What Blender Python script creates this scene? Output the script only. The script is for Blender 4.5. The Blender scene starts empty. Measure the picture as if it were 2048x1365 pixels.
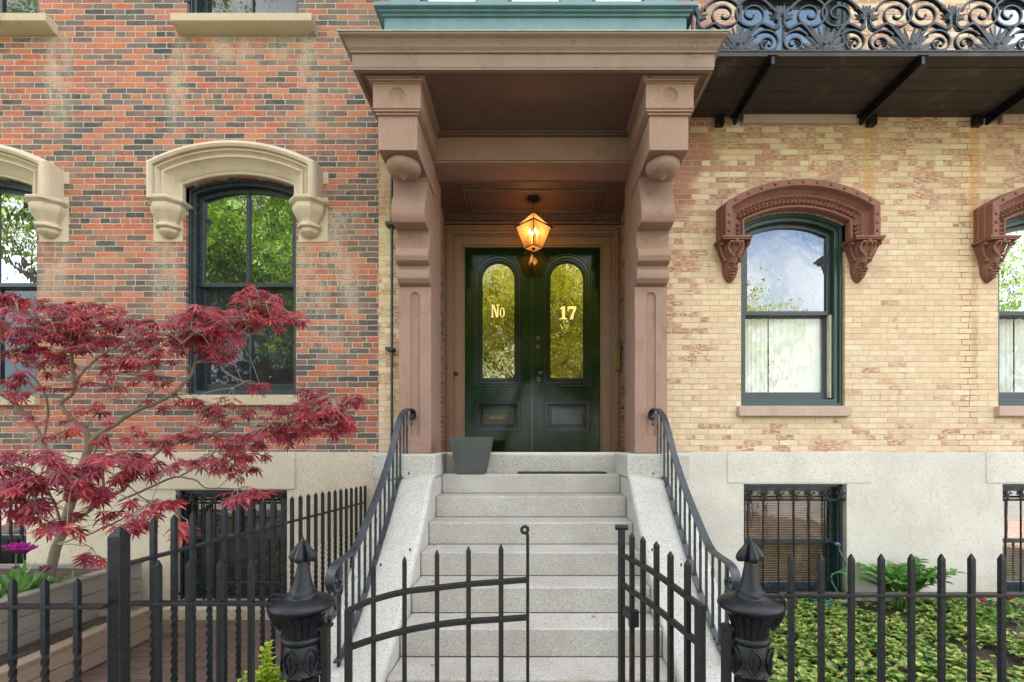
import bpy, bmesh, math, random
from math import sin, cos, pi, sqrt, radians as R, atan2
from mathutils import Vector as V, Matrix, noise
from mathutils.geometry import tessellate_polygon
random.seed(7)
sc = bpy.context.scene
col = sc.collection
# ------------------------------------------------------------------ camera, sky, sun, exposure
F = 945.0; HX, HY = 1062.0, 893.0; E = 1.77; D0 = 5.0
cam_d = bpy.data.cameras.new('camera'); cam = bpy.data.objects.new('camera', cam_d); col.objects.link(cam)
cam.location = (0, -D0, E); cam.rotation_euler = (R(90), 0, 0)
cam_d.sensor_width = 36; cam_d.lens = F/2048*36
cam_d.shift_x = -(HX-1024)/2048; cam_d.shift_y = (HY-682.5)/2048
cam_d.clip_start = 0.05; cam_d.clip_end = 800
sc.camera = cam
sc.view_settings.view_transform = 'Standard'; sc.view_settings.look = 'None'
sc.view_settings.exposure = 3.35; sc.view_settings.gamma = 1
sc.cycles.use_denoising = True
sc.cycles.max_bounces = 6; sc.cycles.diffuse_bounces = 3; sc.cycles.glossy_bounces = 3
sc.cycles.transparent_max_bounces = 6; sc.cycles.caustics_reflective = False; sc.cycles.caustics_refractive = False
sc.cycles.sample_clamp_indirect = 4
SUN_EL, SUN_AZ = 52, 22      # the sun stands behind the houses, so the fronts are in open shade
w = bpy.data.worlds.new('World'); sc.world = w; w.use_nodes = True
nt = w.node_tree; nt.nodes.clear()
sky = nt.nodes.new('ShaderNodeTexSky'); sky.sky_type = 'NISHITA'; sky.sun_disc = False
sky.sun_elevation = R(SUN_EL); sky.sun_rotation = R(SUN_AZ); sky.air_density = 1.0; sky.dust_density = 2.0
tc = nt.nodes.new('ShaderNodeTexCoord'); cn = nt.nodes.new('ShaderNodeTexNoise')
cn.inputs['Scale'].default_value = 2.6; cn.inputs['Detail'].default_value = 7; cn.inputs['Roughness'].default_value = .55
rp = nt.nodes.new('ShaderNodeValToRGB'); rp.color_ramp.elements[0].position = .42; rp.color_ramp.elements[1].position = .60
mx = nt.nodes.new('ShaderNodeMix'); mx.data_type = 'RGBA'; mx.inputs[7].default_value = (7.7, 7.45, 7.25, 1)
bg = nt.nodes.new('ShaderNodeBackground'); bg.inputs[1].default_value = .07
wo = nt.nodes.new('ShaderNodeOutputWorld'); L = nt.links.new
L(tc.outputs['Generated'], cn.inputs['Vector']); L(cn.outputs[0], rp.inputs[0]); L(rp.outputs[0], mx.inputs[0])
L(sky.outputs[0], mx.inputs[6]); L(mx.outputs[2], bg.inputs[0]); L(bg.outputs[0], wo.inputs[0])
sd = bpy.data.lights.new('sun', 'SUN'); sd.energy = 5.0; sd.angle = R(.5); sd.color = (1, .95, .86)
so = bpy.data.objects.new('sun', sd); col.objects.link(so); so.location = (0, 20, 30)
so.rotation_euler = (R(90-SUN_EL), 0, R(180-SUN_AZ))   # light comes from behind the houses (+y)

# ------------------------------------------------------------------ helpers
def P(px, py, d): return V(((px-HX)*d/F, d-D0, E-(py-HY)*d/F))
def X(px, d=D0): return (px-HX)*d/F
def Z(py, d=D0): return E-(py-HY)*d/F

class MB:
    def __init__(s): s.v = []; s.f = []; s.sm = []
    def add(s, vs, fs):
        o = len(s.v); s.v += [tuple(p) for p in vs]; s.f += [tuple(i+o for i in f) for f in fs]; return s
    def box(s, x0, x1, y0, y1, z0, z1):
        return s.add([(x0,y0,z0),(x1,y0,z0),(x1,y1,z0),(x0,y1,z0),(x0,y0,z1),(x1,y0,z1),(x1,y1,z1),(x0,y1,z1)],
                     [(0,3,2,1),(4,5,6,7),(0,1,5,4),(1,2,6,5),(2,3,7,6),(3,0,4,7)])
    def obox(s, c, sx, sy, sz, m=None):
        c = V(c); q = []
        for z in (-1, 1):
            for x, y in ((-1,-1),(1,-1),(1,1),(-1,1)):
                p = V((x*sx/2, y*sy/2, z*sz/2)); q.append(c+(m@p if m else p))
        return s.add(q, [(0,3,2,1),(4,5,6,7),(0,1,5,4),(1,2,6,5),(2,3,7,6),(3,0,4,7)])
    def prism(s, poly, a, b, axis='x'):
        # poly: (u,v); axis x -> (y,z) extruded in x ; y -> (x,z) extruded in y ; z -> (x,y)
        mk = {'x': lambda u,v,t:(t,u,v), 'y': lambda u,v,t:(u,t,v), 'z': lambda u,v,t:(u,v,t)}[axis]
        n = len(poly); vs = [mk(u,v,a) for u,v in poly]+[mk(u,v,b) for u,v in poly]
        fs = [tuple(range(n)), tuple(range(2*n-1, n-1, -1))]
        fs += [(i,(i+1)%n,(i+1)%n+n,i+n) for i in range(n)]
        return s.add(vs, fs)
    def plate(s, outer, holes, y0, depth, back=None, skirt=0):
        # flat plate in xz at y0 with holes cut through, reveals of given depth, optional floor of each hole
        loops = [outer]+holes; pts = [p for l in loops for p in l]
        tris = tessellate_polygon([[V((u,v,0)) for u,v in l] for l in loops])
        s.add([(u,y0,v) for u,v in pts], [tuple(t) for t in tris])
        for h in holes:
            n = len(h); s.add([(u,y0,v) for u,v in h]+[(u,y0+depth,v) for u,v in h], [(i,(i+1)%n,(i+1)%n+n,i+n) for i in range(n)])
            if back: t2 = tessellate_polygon([[V((u,v,0)) for u,v in h]]); s.add([(u,y0+depth,v) for u,v in h], [tuple(t) for t in t2])
        if skirt:
            n = len(outer); s.add([(u,y0,v) for u,v in outer]+[(u,y0+skirt,v) for u,v in outer], [(i,(i+1)%n,(i+1)%n+n,i+n) for i in range(n)])
        return s
    def ring(s, a, b, y0, y1):
        # solid ring between two same-length outlines in xz
        n = len(a); vs = [(u,y0,v) for u,v in a]+[(u,y0,v) for u,v in b]+[(u,y1,v) for u,v in a]+[(u,y1,v) for u,v in b]; fs = []
        for i in range(n):
            j = (i+1)%n
            fs += [(i,j,n+j,n+i),(2*n+i,3*n+i,3*n+j,2*n+j),(i,2*n+i,2*n+j,j),(n+i,n+j,3*n+j,3*n+i)]
        return s.add(vs, fs)
    def loft(s, rows, closed=False, cap=False):
        n = len(rows[0]); vs = [p for r in rows for p in r]; fs = []
        for k in range(len(rows)-1):
            for i in range(n if closed else n-1):
                j = (i+1)%n; fs.append((k*n+i, k*n+j, (k+1)*n+j, (k+1)*n+i))
        if cap:
            fs.append(tuple(range(n))); fs.append(tuple(reversed(range((len(rows)-1)*n, len(rows)*n))))
        return s.add(vs, fs)
    def lathe(s, c, prof, n=24, phase=0, mod=None, sx=1, sy=1, a0=0, a1=2*pi):
        c = V(c); full = abs(a1-a0-2*pi) < 1e-6; rows = []
        for r, z in prof:
            row = []
            for i in range(n if full else n+1):
                a = a0+(a1-a0)*i/n+phase; rr = r*(mod(a,z) if mod else 1)
                row.append(c+V((rr*cos(a)*sx, rr*sin(a)*sy, z)))
            rows.append(row)
        return s.loft(rows, closed=full, cap=full)
    def ell(s, c, r, n=12, m=8, rot=None):
        c = V(c); rows = []
        for k in range(m+1):
            t = -pi/2+pi*k/m; rr = max(cos(t), .02)
            row = [V((r[0]*rr*cos(2*pi*i/n), r[1]*rr*sin(2*pi*i/n), r[2]*sin(t))) for i in range(n)]
            rows.append([c+(rot@p if rot else p) for p in row])
        return s.loft(rows, closed=True, cap=True)
    def sweep(s, pts, prof, nrm=(0,0,1), scale=None, twist=None, cap=True, closed=False):
        pts = [V(p) for p in pts]; n = len(pts); nr = V(nrm); rows = []
        for i, p in enumerate(pts):
            if closed: t = pts[(i+1)%n]-pts[i-1]
            else: t = pts[min(i+1,n-1)]-pts[max(i-1,0)]
            if t.length < 1e-9: t = V((0,0,1))
            t.normalize(); b = nr-t*nr.dot(t)
            if b.length < 1e-3: b = V((1,0,0))-t*t.x
            b.normalize(); a = t.cross(b)
            if twist:
                q = twist(i/(n-1)); a, b = a*cos(q)+b*sin(q), b*cos(q)-a*sin(q)
            k = scale(i/(n-1)) if scale else 1
            ka, kb = (k if isinstance(k, tuple) else (k, k))
            rows.append([p+a*u*ka+b*v*kb for u, v in prof])
        if closed: rows.append(rows[0]); cap = False
        return s.loft(rows, closed=True, cap=cap)
    def tube(s, pts, r, n=8, nrm=(0,.3,1), scale=None):
        return s.sweep(pts, [(r*cos(2*pi*i/n), r*sin(2*pi*i/n)) for i in range(n)], nrm, scale)
    def build(s, name, mat, parent=None, smooth=35, bevel=0, seg=2):
        me = bpy.data.meshes.new(name); me.from_pydata(s.v, [], s.f)
        if len(s.f) < 60000:
            bm = bmesh.new(); bm.from_mesh(me); bmesh.ops.recalc_face_normals(bm, faces=bm.faces); bm.to_mesh(me); bm.free()
        if smooth:
            me.shade_smooth(); me.set_sharp_from_angle(angle=R(smooth))
        me.materials.append(mat); o = bpy.data.objects.new(name, me); col.objects.link(o)
        if parent: put(o, parent)
        if bevel:
            b = o.modifiers.new('bevel', 'BEVEL'); b.width = bevel; b.segments = seg; b.limit_method = 'ANGLE'; b.angle_limit = R(40)
        return o
def world_loc(o):
    l = V(o.location)
    return l
def put(o, parent):
    o.parent = parent; q = parent; acc = V((0,0,0))
    while q is not None: acc += V(q.location) if q.type == 'EMPTY' else V((0,0,0)); q = q.parent
    if parent.type == 'EMPTY': o.matrix_parent_inverse = Matrix.Translation(-acc)
    # a mesh parent has its own origin at the world origin, corrected through its own parent inverse
def tag(o, label=None, cat=None, group=None, kind=None):
    if label: o['label'] = label
    if cat: o['category'] = cat
    if group: o['group'] = group
    if kind: o['kind'] = kind
    return o
def thing(name, label, cat, loc, group=None):
    o = bpy.data.objects.new(name, None); col.objects.link(o); o.location = loc; o.empty_display_size = .1
    return tag(o, label, cat, group)
def dup(root, delta, label=None):
    r = root.copy(); col.objects.link(r); r.location = V(root.location)+V(delta)
    if label: r['label'] = label
    def rec(src, dst):
        for ch in list(src.children):
            c = ch.copy(); col.objects.link(c); c.parent = dst; c.matrix_parent_inverse = ch.matrix_parent_inverse.copy(); rec(ch, c)
    rec(root, r); return r
def dup_part(o, delta, parent=None):
    c = o.copy(); col.objects.link(c); c.parent = parent or o.parent; c.matrix_parent_inverse = o.matrix_parent_inverse.copy()
    c.location = V(o.location)+V(delta)
    for ch in list(o.children):
        k = ch.copy(); col.objects.link(k); k.parent = c; k.matrix_parent_inverse = ch.matrix_parent_inverse.copy()
    return c
def struct(name, mb, mat, kind='structure', **k):
    o = mb.build(name, mat, **k); o['kind'] = kind; return o
def catmull(pts, n=8):
    pts = [V(p) for p in pts]; q = [pts[0]*2-pts[1]]+pts+[pts[-1]*2-pts[-2]]; out = []
    for i in range(1, len(q)-2):
        a, b, c, d = q[i-1], q[i], q[i+1], q[i+2]
        for k in range(n):
            t = k/n; out.append(.5*((2*b)+(c-a)*t+(2*a-5*b+4*c-d)*t*t+(3*b-a-3*c+d)*t*t*t))
    out.append(pts[-1]); return out
def outline(cx, hw, z0, zs, rise, t=0, n=14):
    # arched opening outline, shrunk inwards by t (negative grows)
    a = [(cx-hw+t, z0+t), (cx+hw-t, z0+t)]
    if rise <= 0: return a+[(cx+hw-t, zs-t), (cx-hw+t, zs-t)]
    Rr = (hw*hw+rise*rise)/(2*rise); zc = zs+rise-Rr; r = Rr-t; h = hw-t
    th = math.asin(min(1, max(-1, h/r))) if rise < hw*.999 else pi/2
    for i in range(n+1):
        q = th*(1-2*i/n); a.append((cx+r*sin(q), zc+r*cos(q)))
    return a
def SQ(a, b=None):
    b = a if b is None else b; return [(-a/2,-b/2),(a/2,-b/2),(a/2,b/2),(-a/2,b/2)]

# ------------------------------------------------------------------ materials
class NM:
    def __init__(s, name):
        s.m = bpy.data.materials.new(name); s.m.use_nodes = True; s.t = s.m.node_tree; s.t.nodes.clear()
        s.out = s.n('ShaderNodeOutputMaterial'); s.b = s.n('ShaderNodeBsdfPrincipled'); s.l(s.b.outputs[0], s.out.inputs[0])
        s.tc = s.n('ShaderNodeTexCoord'); s.co = s.tc.outputs['Object']
    def n(s, t): return s.t.nodes.new(t)
    def l(s, a, b): s.t.links.new(a, b)
    def setv(s, sock, v):
        if isinstance(v, (int, float)): sock.default_value = v
        elif isinstance(v, tuple): sock.default_value = v if len(sock.default_value) == len(v) else tuple(v)+(1,)
        else: s.l(v, sock)
    def ma(s, op, a, b=0.0, c=0.0, clamp=False):
        q = s.n('ShaderNodeMath'); q.operation = op; q.use_clamp = clamp
        s.setv(q.inputs[0], a); s.setv(q.inputs[1], b); s.setv(q.inputs[2], c); return q.outputs[0]
    def mix(s, f, a, b, mode='MIX'):
        q = s.n('ShaderNodeMix'); q.data_type = 'RGBA'; q.blend_type = mode; q.clamp_factor = True
        s.setv(q.inputs[0], f); s.setv(q.inputs[6], a); s.setv(q.inputs[7], b); return q.outputs[2]
    def ramp(s, f, stops, interp='LINEAR'):
        q = s.n('ShaderNodeValToRGB'); q.color_ramp.interpolation = interp; e = q.color_ramp.elements
        while len(e) < len(stops): e.new(.5)
        for k, (p, c) in enumerate(stops):
            e[k].position = p; e[k].color = (c, c, c, 1) if isinstance(c, (int, float)) else tuple(c)+(1,)
        s.setv(q.inputs[0], f); return q.outputs[0]
    def noise(s, scale, det=3, rough=.5, vec=None, dist=0):
        q = s.n('ShaderNodeTexNoise'); q.inputs['Scale'].default_value = scale; q.inputs['Detail'].default_value = det
        q.inputs['Roughness'].default_value = rough; q.inputs['Distortion'].default_value = dist
        s.l(vec or s.co, q.inputs['Vector']); return q.outputs[0]
    def voro(s, scale, feat='F1', vec=None, out='Distance'):
        q = s.n('ShaderNodeTexVoronoi'); q.feature = feat; q.inputs['Scale'].default_value = scale; s.l(vec or s.co, q.inputs['Vector'])
        return q.outputs[out]
    def white(s, vec):
        q = s.n('ShaderNodeTexWhiteNoise'); s.l(vec, q.inputs['Vector']); return q
    def xyz(s, v=None):
        q = s.n('ShaderNodeSeparateXYZ'); s.l(v or s.co, q.inputs[0]); return q.outputs
    def comb(s, a, b, c=0.0):
        q = s.n('ShaderNodeCombineXYZ'); s.setv(q.inputs[0], a); s.setv(q.inputs[1], b); s.setv(q.inputs[2], c); return q.outputs[0]
    def smooth(s, v, a, b):
        q = s.n('ShaderNodeMapRange'); q.interpolation_type = 'SMOOTHSTEP'; s.setv(q.inputs[0], v)
        q.inputs[1].default_value = a; q.inputs[2].default_value = b; q.inputs[3].default_value = 0; q.inputs[4].default_value = 1; return q.outputs[0]
    def map(s, scale):
        q = s.n('ShaderNodeMapping'); q.inputs['Scale'].default_value = scale; s.l(s.co, q.inputs[0]); return q.outputs[0]
    def bump(s, h, dist=.01, strength=1.0):
        q = s.n('ShaderNodeBump'); q.inputs['Distance'].default_value = dist; q.inputs['Strength'].default_value = strength
        s.l(h, q.inputs['Height']); s.l(q.outputs[0], s.b.inputs['Normal']); return q
    def col(s, c): s.setv(s.b.inputs['Base Color'], c)
    def rough(s, r): s.setv(s.b.inputs['Roughness'], r)
    def stain(s, x, z, xc, hw, zt, zb):
        a = s.ma('ABSOLUTE', s.ma('SUBTRACT', x, xc)); a = s.smooth(a, hw, hw*.3)
        t = s.smooth(z, zb, zb+(zt-zb)*.6); u = s.smooth(z, zt+.02, zt-.02)
        return s.ma('MULTIPLY', s.ma('MULTIPLY', a, t), u)

def plain(name, c, rough=.6, metal=0, var=.15, scale=8, bumpd=0, bscale=60, spec=.5, coat=0):
    m = NM(name); n = m.noise(scale, 5, .6)
    f = m.ramp(n, [(.3, 1-var), (.7, 1+var)]); m.col(m.mix(1.0, c, f, 'MULTIPLY')); m.rough(m.ramp(m.noise(scale*3, 3), [(.3, max(0,rough-.08)), (.7, min(1,rough+.08))]))
    m.b.inputs['Metallic'].default_value = metal; m.b.inputs['Specular IOR Level'].default_value = spec
    if coat: m.b.inputs['Coat Weight'].default_value = coat; m.b.inputs['Coat Roughness'].default_value = .06
    if bumpd: m.bump(m.noise(bscale, 4), bumpd)
    return m.m

def gloss_paint(name, c, spec, rough):
    m = NM(name); m.col(c); m.rough(rough); m.b.inputs['Specular IOR Level'].default_value = spec; m.bump(m.noise(5, 2), .0008); return m.m

def brick_core(m, bw, bh, mort, header=11, seed=0., horiz=False, wob=.0035):
    x, y, z = m.xyz()
    u = m.ma('ADD', x, 0.0) if horiz else m.ma('ADD', x, y); v = y if horiz else z
    wv = m.comb(u, v, seed)
    w1 = m.ma('SUBTRACT', m.noise(9, 2, .5, wv), .5); w2 = m.ma('SUBTRACT', m.noise(45, 2, .5, wv), .5)
    wv3 = m.comb(v, u, 5.1); w3 = m.ma('SUBTRACT', m.noise(40, 2, .5, wv3), .5)
    v2 = m.ma('ADD', v, m.ma('ADD', m.ma('MULTIPLY', w1, wob*2), m.ma('MULTIPLY', w2, wob)))
    u2 = m.ma('ADD', u, m.ma('MULTIPLY', w3, wob*2))
    rowf = m.ma('DIVIDE', v2, bh); row = m.ma('FLOOR', rowf)
    hd = m.ma('COMPARE', m.ma('FLOORED_MODULO', row, float(header)), 3.0, .1)
    iw = m.ma('MULTIPLY_ADD', hd, 1/bw, 1/bw)
    rr = m.white(m.comb(row, seed, 3.3)).outputs[0]
    off = m.ma('ADD', m.ma('MULTIPLY', m.ma('FLOORED_MODULO', row, 2.0), .5), m.ma('MULTIPLY', rr, .22))
    cf = m.ma('ADD', m.ma('MULTIPLY', u2, iw), off); cc = m.ma('FLOOR', cf)
    fu = m.ma('SUBTRACT', cf, cc); fv = m.ma('SUBTRACT', rowf, row)
    du = m.ma('DIVIDE', m.ma('MINIMUM', fu, m.ma('SUBTRACT', 1.0, fu)), iw)
    dv = m.ma('MULTIPLY', m.ma('MINIMUM', fv, m.ma('SUBTRACT', 1.0, fv)), bh)
    q = m.n('ShaderNodeMath'); q.operation = 'SMOOTH_MIN'; m.l(du, q.inputs[0]); m.l(dv, q.inputs[1]); q.inputs[2].default_value = .006
    mask = m.smooth(q.outputs[0], mort*.5-.0022, mort*.5+.0018)
    rnd = m.white(m.comb(cc, row, seed))
    return x, y, z, u, v, mask, rnd.outputs[0], rnd.outputs[1], row, cc

def red_brick(name, streaks=True):
    m = NM(name); x, y, z, u, v, mask, r1, rc, row, cc = brick_core(m, .214, .0598, .0100, wob=.0062)
    q = m.n('ShaderNodeSeparateXYZ'); m.l(rc, q.inputs[0]); r2 = q.outputs[1]; r3 = q.outputs[2]
    patch = m.noise(.9, 3, .6); r = m.ma('ADD', r1, m.ma('MULTIPLY', m.ma('SUBTRACT', patch, .5), .75))
    inb = m.noise(16, 4, .65, m.comb(m.ma('MULTIPLY_ADD', cc, 3.7, u), m.ma('MULTIPLY', z, 1.4), r2))
    r = m.ma('ADD', r, m.ma('MULTIPLY', m.ma('SUBTRACT', inb, .5), 1.25))
    c = m.ramp(r, [(.02, (.50,.145,.07)), (.26, (.43,.11,.06)), (.42, (.33,.10,.065)), (.54, (.19,.095,.08)), (.68, (.11,.085,.08)), (.92, (.05,.055,.060))])
    c = m.mix(m.ma('MULTIPLY', r3, .38), c, (.40,.25,.19))
    c = m.mix(1.0, c, m.ramp(m.noise(120, 4, .7), [(.3, .78), (.7, 1.18)]), 'MULTIPLY')
    speck = m.smooth(m.noise(70, 3, .7), .66, .72); c = m.mix(m.ma('MULTIPLY', speck, .45), c, (.55,.48,.40))
    mo = m.mix(m.noise(1.3, 3), (.40,.37,.31), (.58,.54,.45))
    mo = m.mix(1.0, mo, m.ramp(m.noise(90, 3), [(.3, .75), (.7, 1.15)]), 'MULTIPLY')
    c = m.mix(mask, mo, c)
    if streaks:
        n = m.noise(5, 5, .7, m.map((1, 1, .35))); tot = None
        for xc, hw, zt, zb in [(-3.74,.16,E+4.4,E+2.9),(-2.36,.15,E+4.4,E+2.9),(-3.88,.2,E+2.25,E+1.15),(-2.36,.2,E+2.25,E+1.1),(-5.05,.2,E+2.25,E+1.2),(-5.0,.2,E+4.4,E+3.0),(-3.0,.7,E+4.42,E+3.9),(-2.1,.4,E+2.5,E+.5),(-3.06,.7,E+.42,E+.1)]:
            s = m.stain(x, z, xc, hw, zt, zb); tot = s if tot is None else m.ma('MAXIMUM', tot, s)
        f = m.ma('MULTIPLY', tot, m.smooth(n, .36, .62), clamp=True)
        c = m.mix(m.ma('MULTIPLY', m.ma('MULTIPLY', f, m.smooth(m.noise(38, 4, .7), .3, .6)), .72), c, (.50,.43,.34))
        haze = m.smooth(m.noise(.7, 4, .6), .48, .75); c = m.mix(m.ma('MULTIPLY', haze, .28), c, (.48,.34,.25))
        sp = m.smooth(m.voro(9, vec=m.map((1,1,1))), .05, .03); c = m.mix(m.ma('MULTIPLY', sp, .8), c, (.62,.56,.45))
    m.col(c); m.rough(.88); m.b.inputs['Specular IOR Level'].default_value = .25
    h = m.ma('ADD', m.ma('MULTIPLY', mask, .7), m.ma('MULTIPLY', m.noise(60, 5, .65), .75)); m.bump(h, .011); return m.m

def yellow_brick(name):
    m = NM(name); x, y, z, u, v, mask, r1, rc, row, cc = brick_core(m, .190, .0592, .0078, header=7, seed=4., wob=.0036)
    q = m.n('ShaderNodeSeparateXYZ'); m.l(rc, q.inputs[0]); r2 = q.outputs[1]; r3 = q.outputs[2]
    buff = m.ramp(r2, [(0, (.62,.46,.31)), (.3, (.69,.53,.38)), (.6, (.65,.48,.335)), (.8, (.61,.42,.29)), (1, (.73,.59,.44))])
    buff = m.mix(1.0, buff, m.ramp(m.noise(14, 5, .7), [(.25, .82), (.75, 1.1)]), 'MULTIPLY')
    red = m.ramp(r3, [(0, (.33,.105,.07)), (.5, (.42,.17,.125)), (1, (.26,.10,.085))])
    g1 = m.smooth(z, E+1.9, E+3.0); g2 = m.smooth(x, 2.2, 1.35); g2b = m.ma('MULTIPLY', g2, m.smooth(z, E+.1, E+1.0)); g3 = m.ma('MULTIPLY', m.smooth(z, E+.35, E+.1), .22)
    wear = m.ma('ADD', m.ma('MULTIPLY', g1, .62), m.ma('ADD', m.ma('MULTIPLY', g2b, .52), g3))
    big = m.noise(1.5, 4, .6); th = m.ma('ADD', wear, m.ma('MULTIPLY', m.ma('SUBTRACT', big, .52), .9))
    sel = m.smooth(m.ma('SUBTRACT', th, r1), -.10, .08)
    flake = m.smooth(m.noise(34, 6, .75, m.map((.5,.5,1.4))), .40, .56)
    f = m.ma('MULTIPLY', sel, m.ma('MAXIMUM', flake, m.smooth(th, .45, .9)))
    c = m.mix(m.ma('MULTIPLY', f, .88), buff, red)
    light = m.ma('MULTIPLY', m.smooth(m.noise(1.1, 3, .5), .5, .75), .14); c = m.mix(light, c, (.50,.24,.17))
    c = m.mix(1.0, c, m.ramp(m.noise(150, 4, .7), [(.3, .88), (.7, 1.1)]), 'MULTIPLY')
    mo = m.mix(m.noise(2, 3), (.38,.32,.24), (.62,.57,.46))
    ck = m.ma('MULTIPLY', m.smooth(m.noise(3.1, 5, .75), .57, .63), .7)
    crk = m.ma('MULTIPLY', m.smooth(m.ma('ABSOLUTE', m.ma('SUBTRACT', x, 4.62)), .16, .03), m.smooth(m.noise(7, 3, .6), .40, .52))
    mo = m.mix(m.ma('MAXIMUM', ck, crk, clamp=True), mo, (.17,.12,.09)); c = m.mix(mask, mo, c)
    n = m.noise(6, 5, .7, m.map((1, 1, .4)))
    for xc, hw, zt, zb, cl, st in [(X(1739), .09, E+3.42, E+2.0, (.45,.22,.04), .75), (X(1949), .07, E+3.42, E+1.7, (.50,.20,.04), .9), (X(1437), .07, E+3.42, E+2.9, (.42,.36,.18), .5),
                            (X(1739), .35, E+3.42, E+2.2, (.66,.48,.27), .35), (X(1949), .4, E+3.42, E+2.2, (.66,.48,.27), .35), (X(1949), .05, E+2.0, E+.0, (.34,.22,.10), .55), (-1.55, .1, E+3.4, E-.1, (.54,.50,.30), .6)]:
        s = m.stain(x, z, xc, hw, zt, zb); c = m.mix(m.ma('MULTIPLY', m.ma('MULTIPLY', s, m.smooth(n, .3, .6)), st), c, cl)
    m.col(c); m.rough(.85); m.b.inputs['Specular IOR Level'].default_value = .25
    h = m.ma('ADD', m.ma('MULTIPLY', mask, .6), m.ma('MULTIPLY', m.noise(60, 5, .65), .5)); m.bump(h, .007); return m.m

def paver(name):
    m = NM(name); x, y, z, u, v, mask, r1, rc, row, cc = brick_core(m, .2, .1, .006, header=500, seed=2., horiz=True)
    c = m.ramp(r1, [(0, (.12,.075,.06)), (.5, (.16,.10,.08)), (1, (.10,.075,.065))])
    c = m.mix(1.0, c, m.ramp(m.noise(6, 5, .7), [(.3, .7), (.7, 1.25)]), 'MULTIPLY'); c = m.mix(mask, (.07,.06,.05), c)
    m.col(c); m.rough(.85); m.bump(m.ma('ADD', mask, m.noise(50, 4)), .005); return m.m

def granite(name, c1, c2, stainc=(.36,.30,.22), stain=.35, dark=.45):
    m = NM(name); base = m.mix(m.smooth(m.noise(1.4, 5, .65), .3, .7), c1, c2)
    sp = m.noise(95, 3, .65); s1 = m.smooth(sp, .55, .64); s2 = m.smooth(m.noise(130, 2, .5, m.map((1.1,1,1.3))), .58, .66); s3 = m.smooth(m.noise(45, 2, .5), .60, .70)
    c = m.mix(m.ma('MULTIPLY', s1, dark), base, (.13,.125,.12)); c = m.mix(m.ma('MULTIPLY', s2, .4), c, (.85,.84,.80)); c = m.mix(m.ma('MULTIPLY', s3, .25), c, (.22,.20,.18))
    st = m.smooth(m.noise(2.6, 6, .7, m.map((1,1,.55))), .50, .72); c = m.mix(m.ma('MULTIPLY', st, stain), c, stainc)
    st2 = m.smooth(m.noise(9, 4, .7), .62, .75); c = m.mix(m.ma('MULTIPLY', st2, .22), c, (.20,.18,.14))
    zz = m.xyz()[2]; dm = m.ma('MULTIPLY', m.smooth(zz, .55, .0), m.smooth(m.noise(4, 5, .7), .35, .65)); c = m.mix(m.ma('MULTIPLY', dm, .45), c, (.20,.17,.12))
    rs = m.smooth(m.noise(2.2, 5, .8, m.map((1,1,.7))), .64, .70); c = m.mix(m.ma('MULTIPLY', rs, .38), c, (.34,.25,.17))
    m.col(c); m.rough(.78); m.b.inputs['Specular IOR Level'].default_value = .35; m.bump(m.ma('ADD', m.noise(120, 4, .7), m.ma('MULTIPLY', m.noise(9, 3), .8)), .0035); return m.m

def stone(name, c1, c2, tool=0, stainc=(.1,.08,.06), st=.3, rough=.85, bd=.005):
    m = NM(name); c = m.mix(m.noise(2.5, 6, .65), c1, c2)
    c = m.mix(1.0, c, m.ramp(m.noise(110, 4, .75), [(.3, .85), (.7, 1.12)]), 'MULTIPLY')
    s = m.smooth(m.noise(3.3, 6, .7, m.map((1,1,.6))), .52, .72); c = m.mix(m.ma('MULTIPLY', s, st), c, stainc)
    h = m.ma('ADD', m.noise(80, 5, .7), m.ma('MULTIPLY', m.smooth(m.noise(7, 5, .7), .60, .68), -.9))
    if tool:
        wv = m.noise(1, 3, .6, m.map((240, 240, 6))); c = m.mix(1.0, c, m.ramp(wv, [(.25, .84), (.75, 1.13)]), 'MULTIPLY'); h = m.ma('ADD', h, m.ma('MULTIPLY', wv, 1.2))
        ch = m.smooth(m.noise(1.6, 3, .55), .66, .72); c = m.mix(m.ma('MULTIPLY', ch, .4), c, tuple(a*1.35 for a in c1))
    m.col(c); m.rough(rough); m.b.inputs['Specular IOR Level'].default_value = .3; m.bump(h, bd); return m.m

def glass(name, refl, tint, inner=(.012,.014,.016), transp=0.0, wav=.0015):
    # window glass: what it reflects, over a dim room; older panes are slightly wavy
    m = NM(name); t = m.t; t.nodes.remove(m.b)
    gl = m.n('ShaderNodeBsdfGlossy'); gl.inputs['Color'].default_value = tint+(1,); gl.inputs['Roughness'].default_value = .015
    df = m.n('ShaderNodeBsdfDiffuse'); df.inputs['Color'].default_value = inner+(1,)
    fr = m.n('ShaderNodeLayerWeight'); fr.inputs[0].default_value = .3
    f = m.ma('MULTIPLY_ADD', fr.outputs['Fresnel'], .35, refl, clamp=True)
    bp = m.n('ShaderNodeBump'); bp.inputs['Distance'].default_value = wav; m.l(m.noise(7, 2, .5, m.map((1,1,.7))), bp.inputs['Height']); m.l(bp.outputs[0], gl.inputs['Normal'])
    base = df.outputs[0]
    if transp:
        tr = m.n('ShaderNodeBsdfTransparent'); mm = m.n('ShaderNodeMixShader'); mm.inputs[0].default_value = transp; m.l(base, mm.inputs[1]); m.l(tr.outputs[0], mm.inputs[2]); base = mm.outputs[0]
    q = m.n('ShaderNodeMixShader'); m.l(f, q.inputs[0]); m.l(base, q.inputs[1]); m.l(gl.outputs[0], q.inputs[2]); m.l(q.outputs[0], m.out.inputs[0]); return m.m

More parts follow.
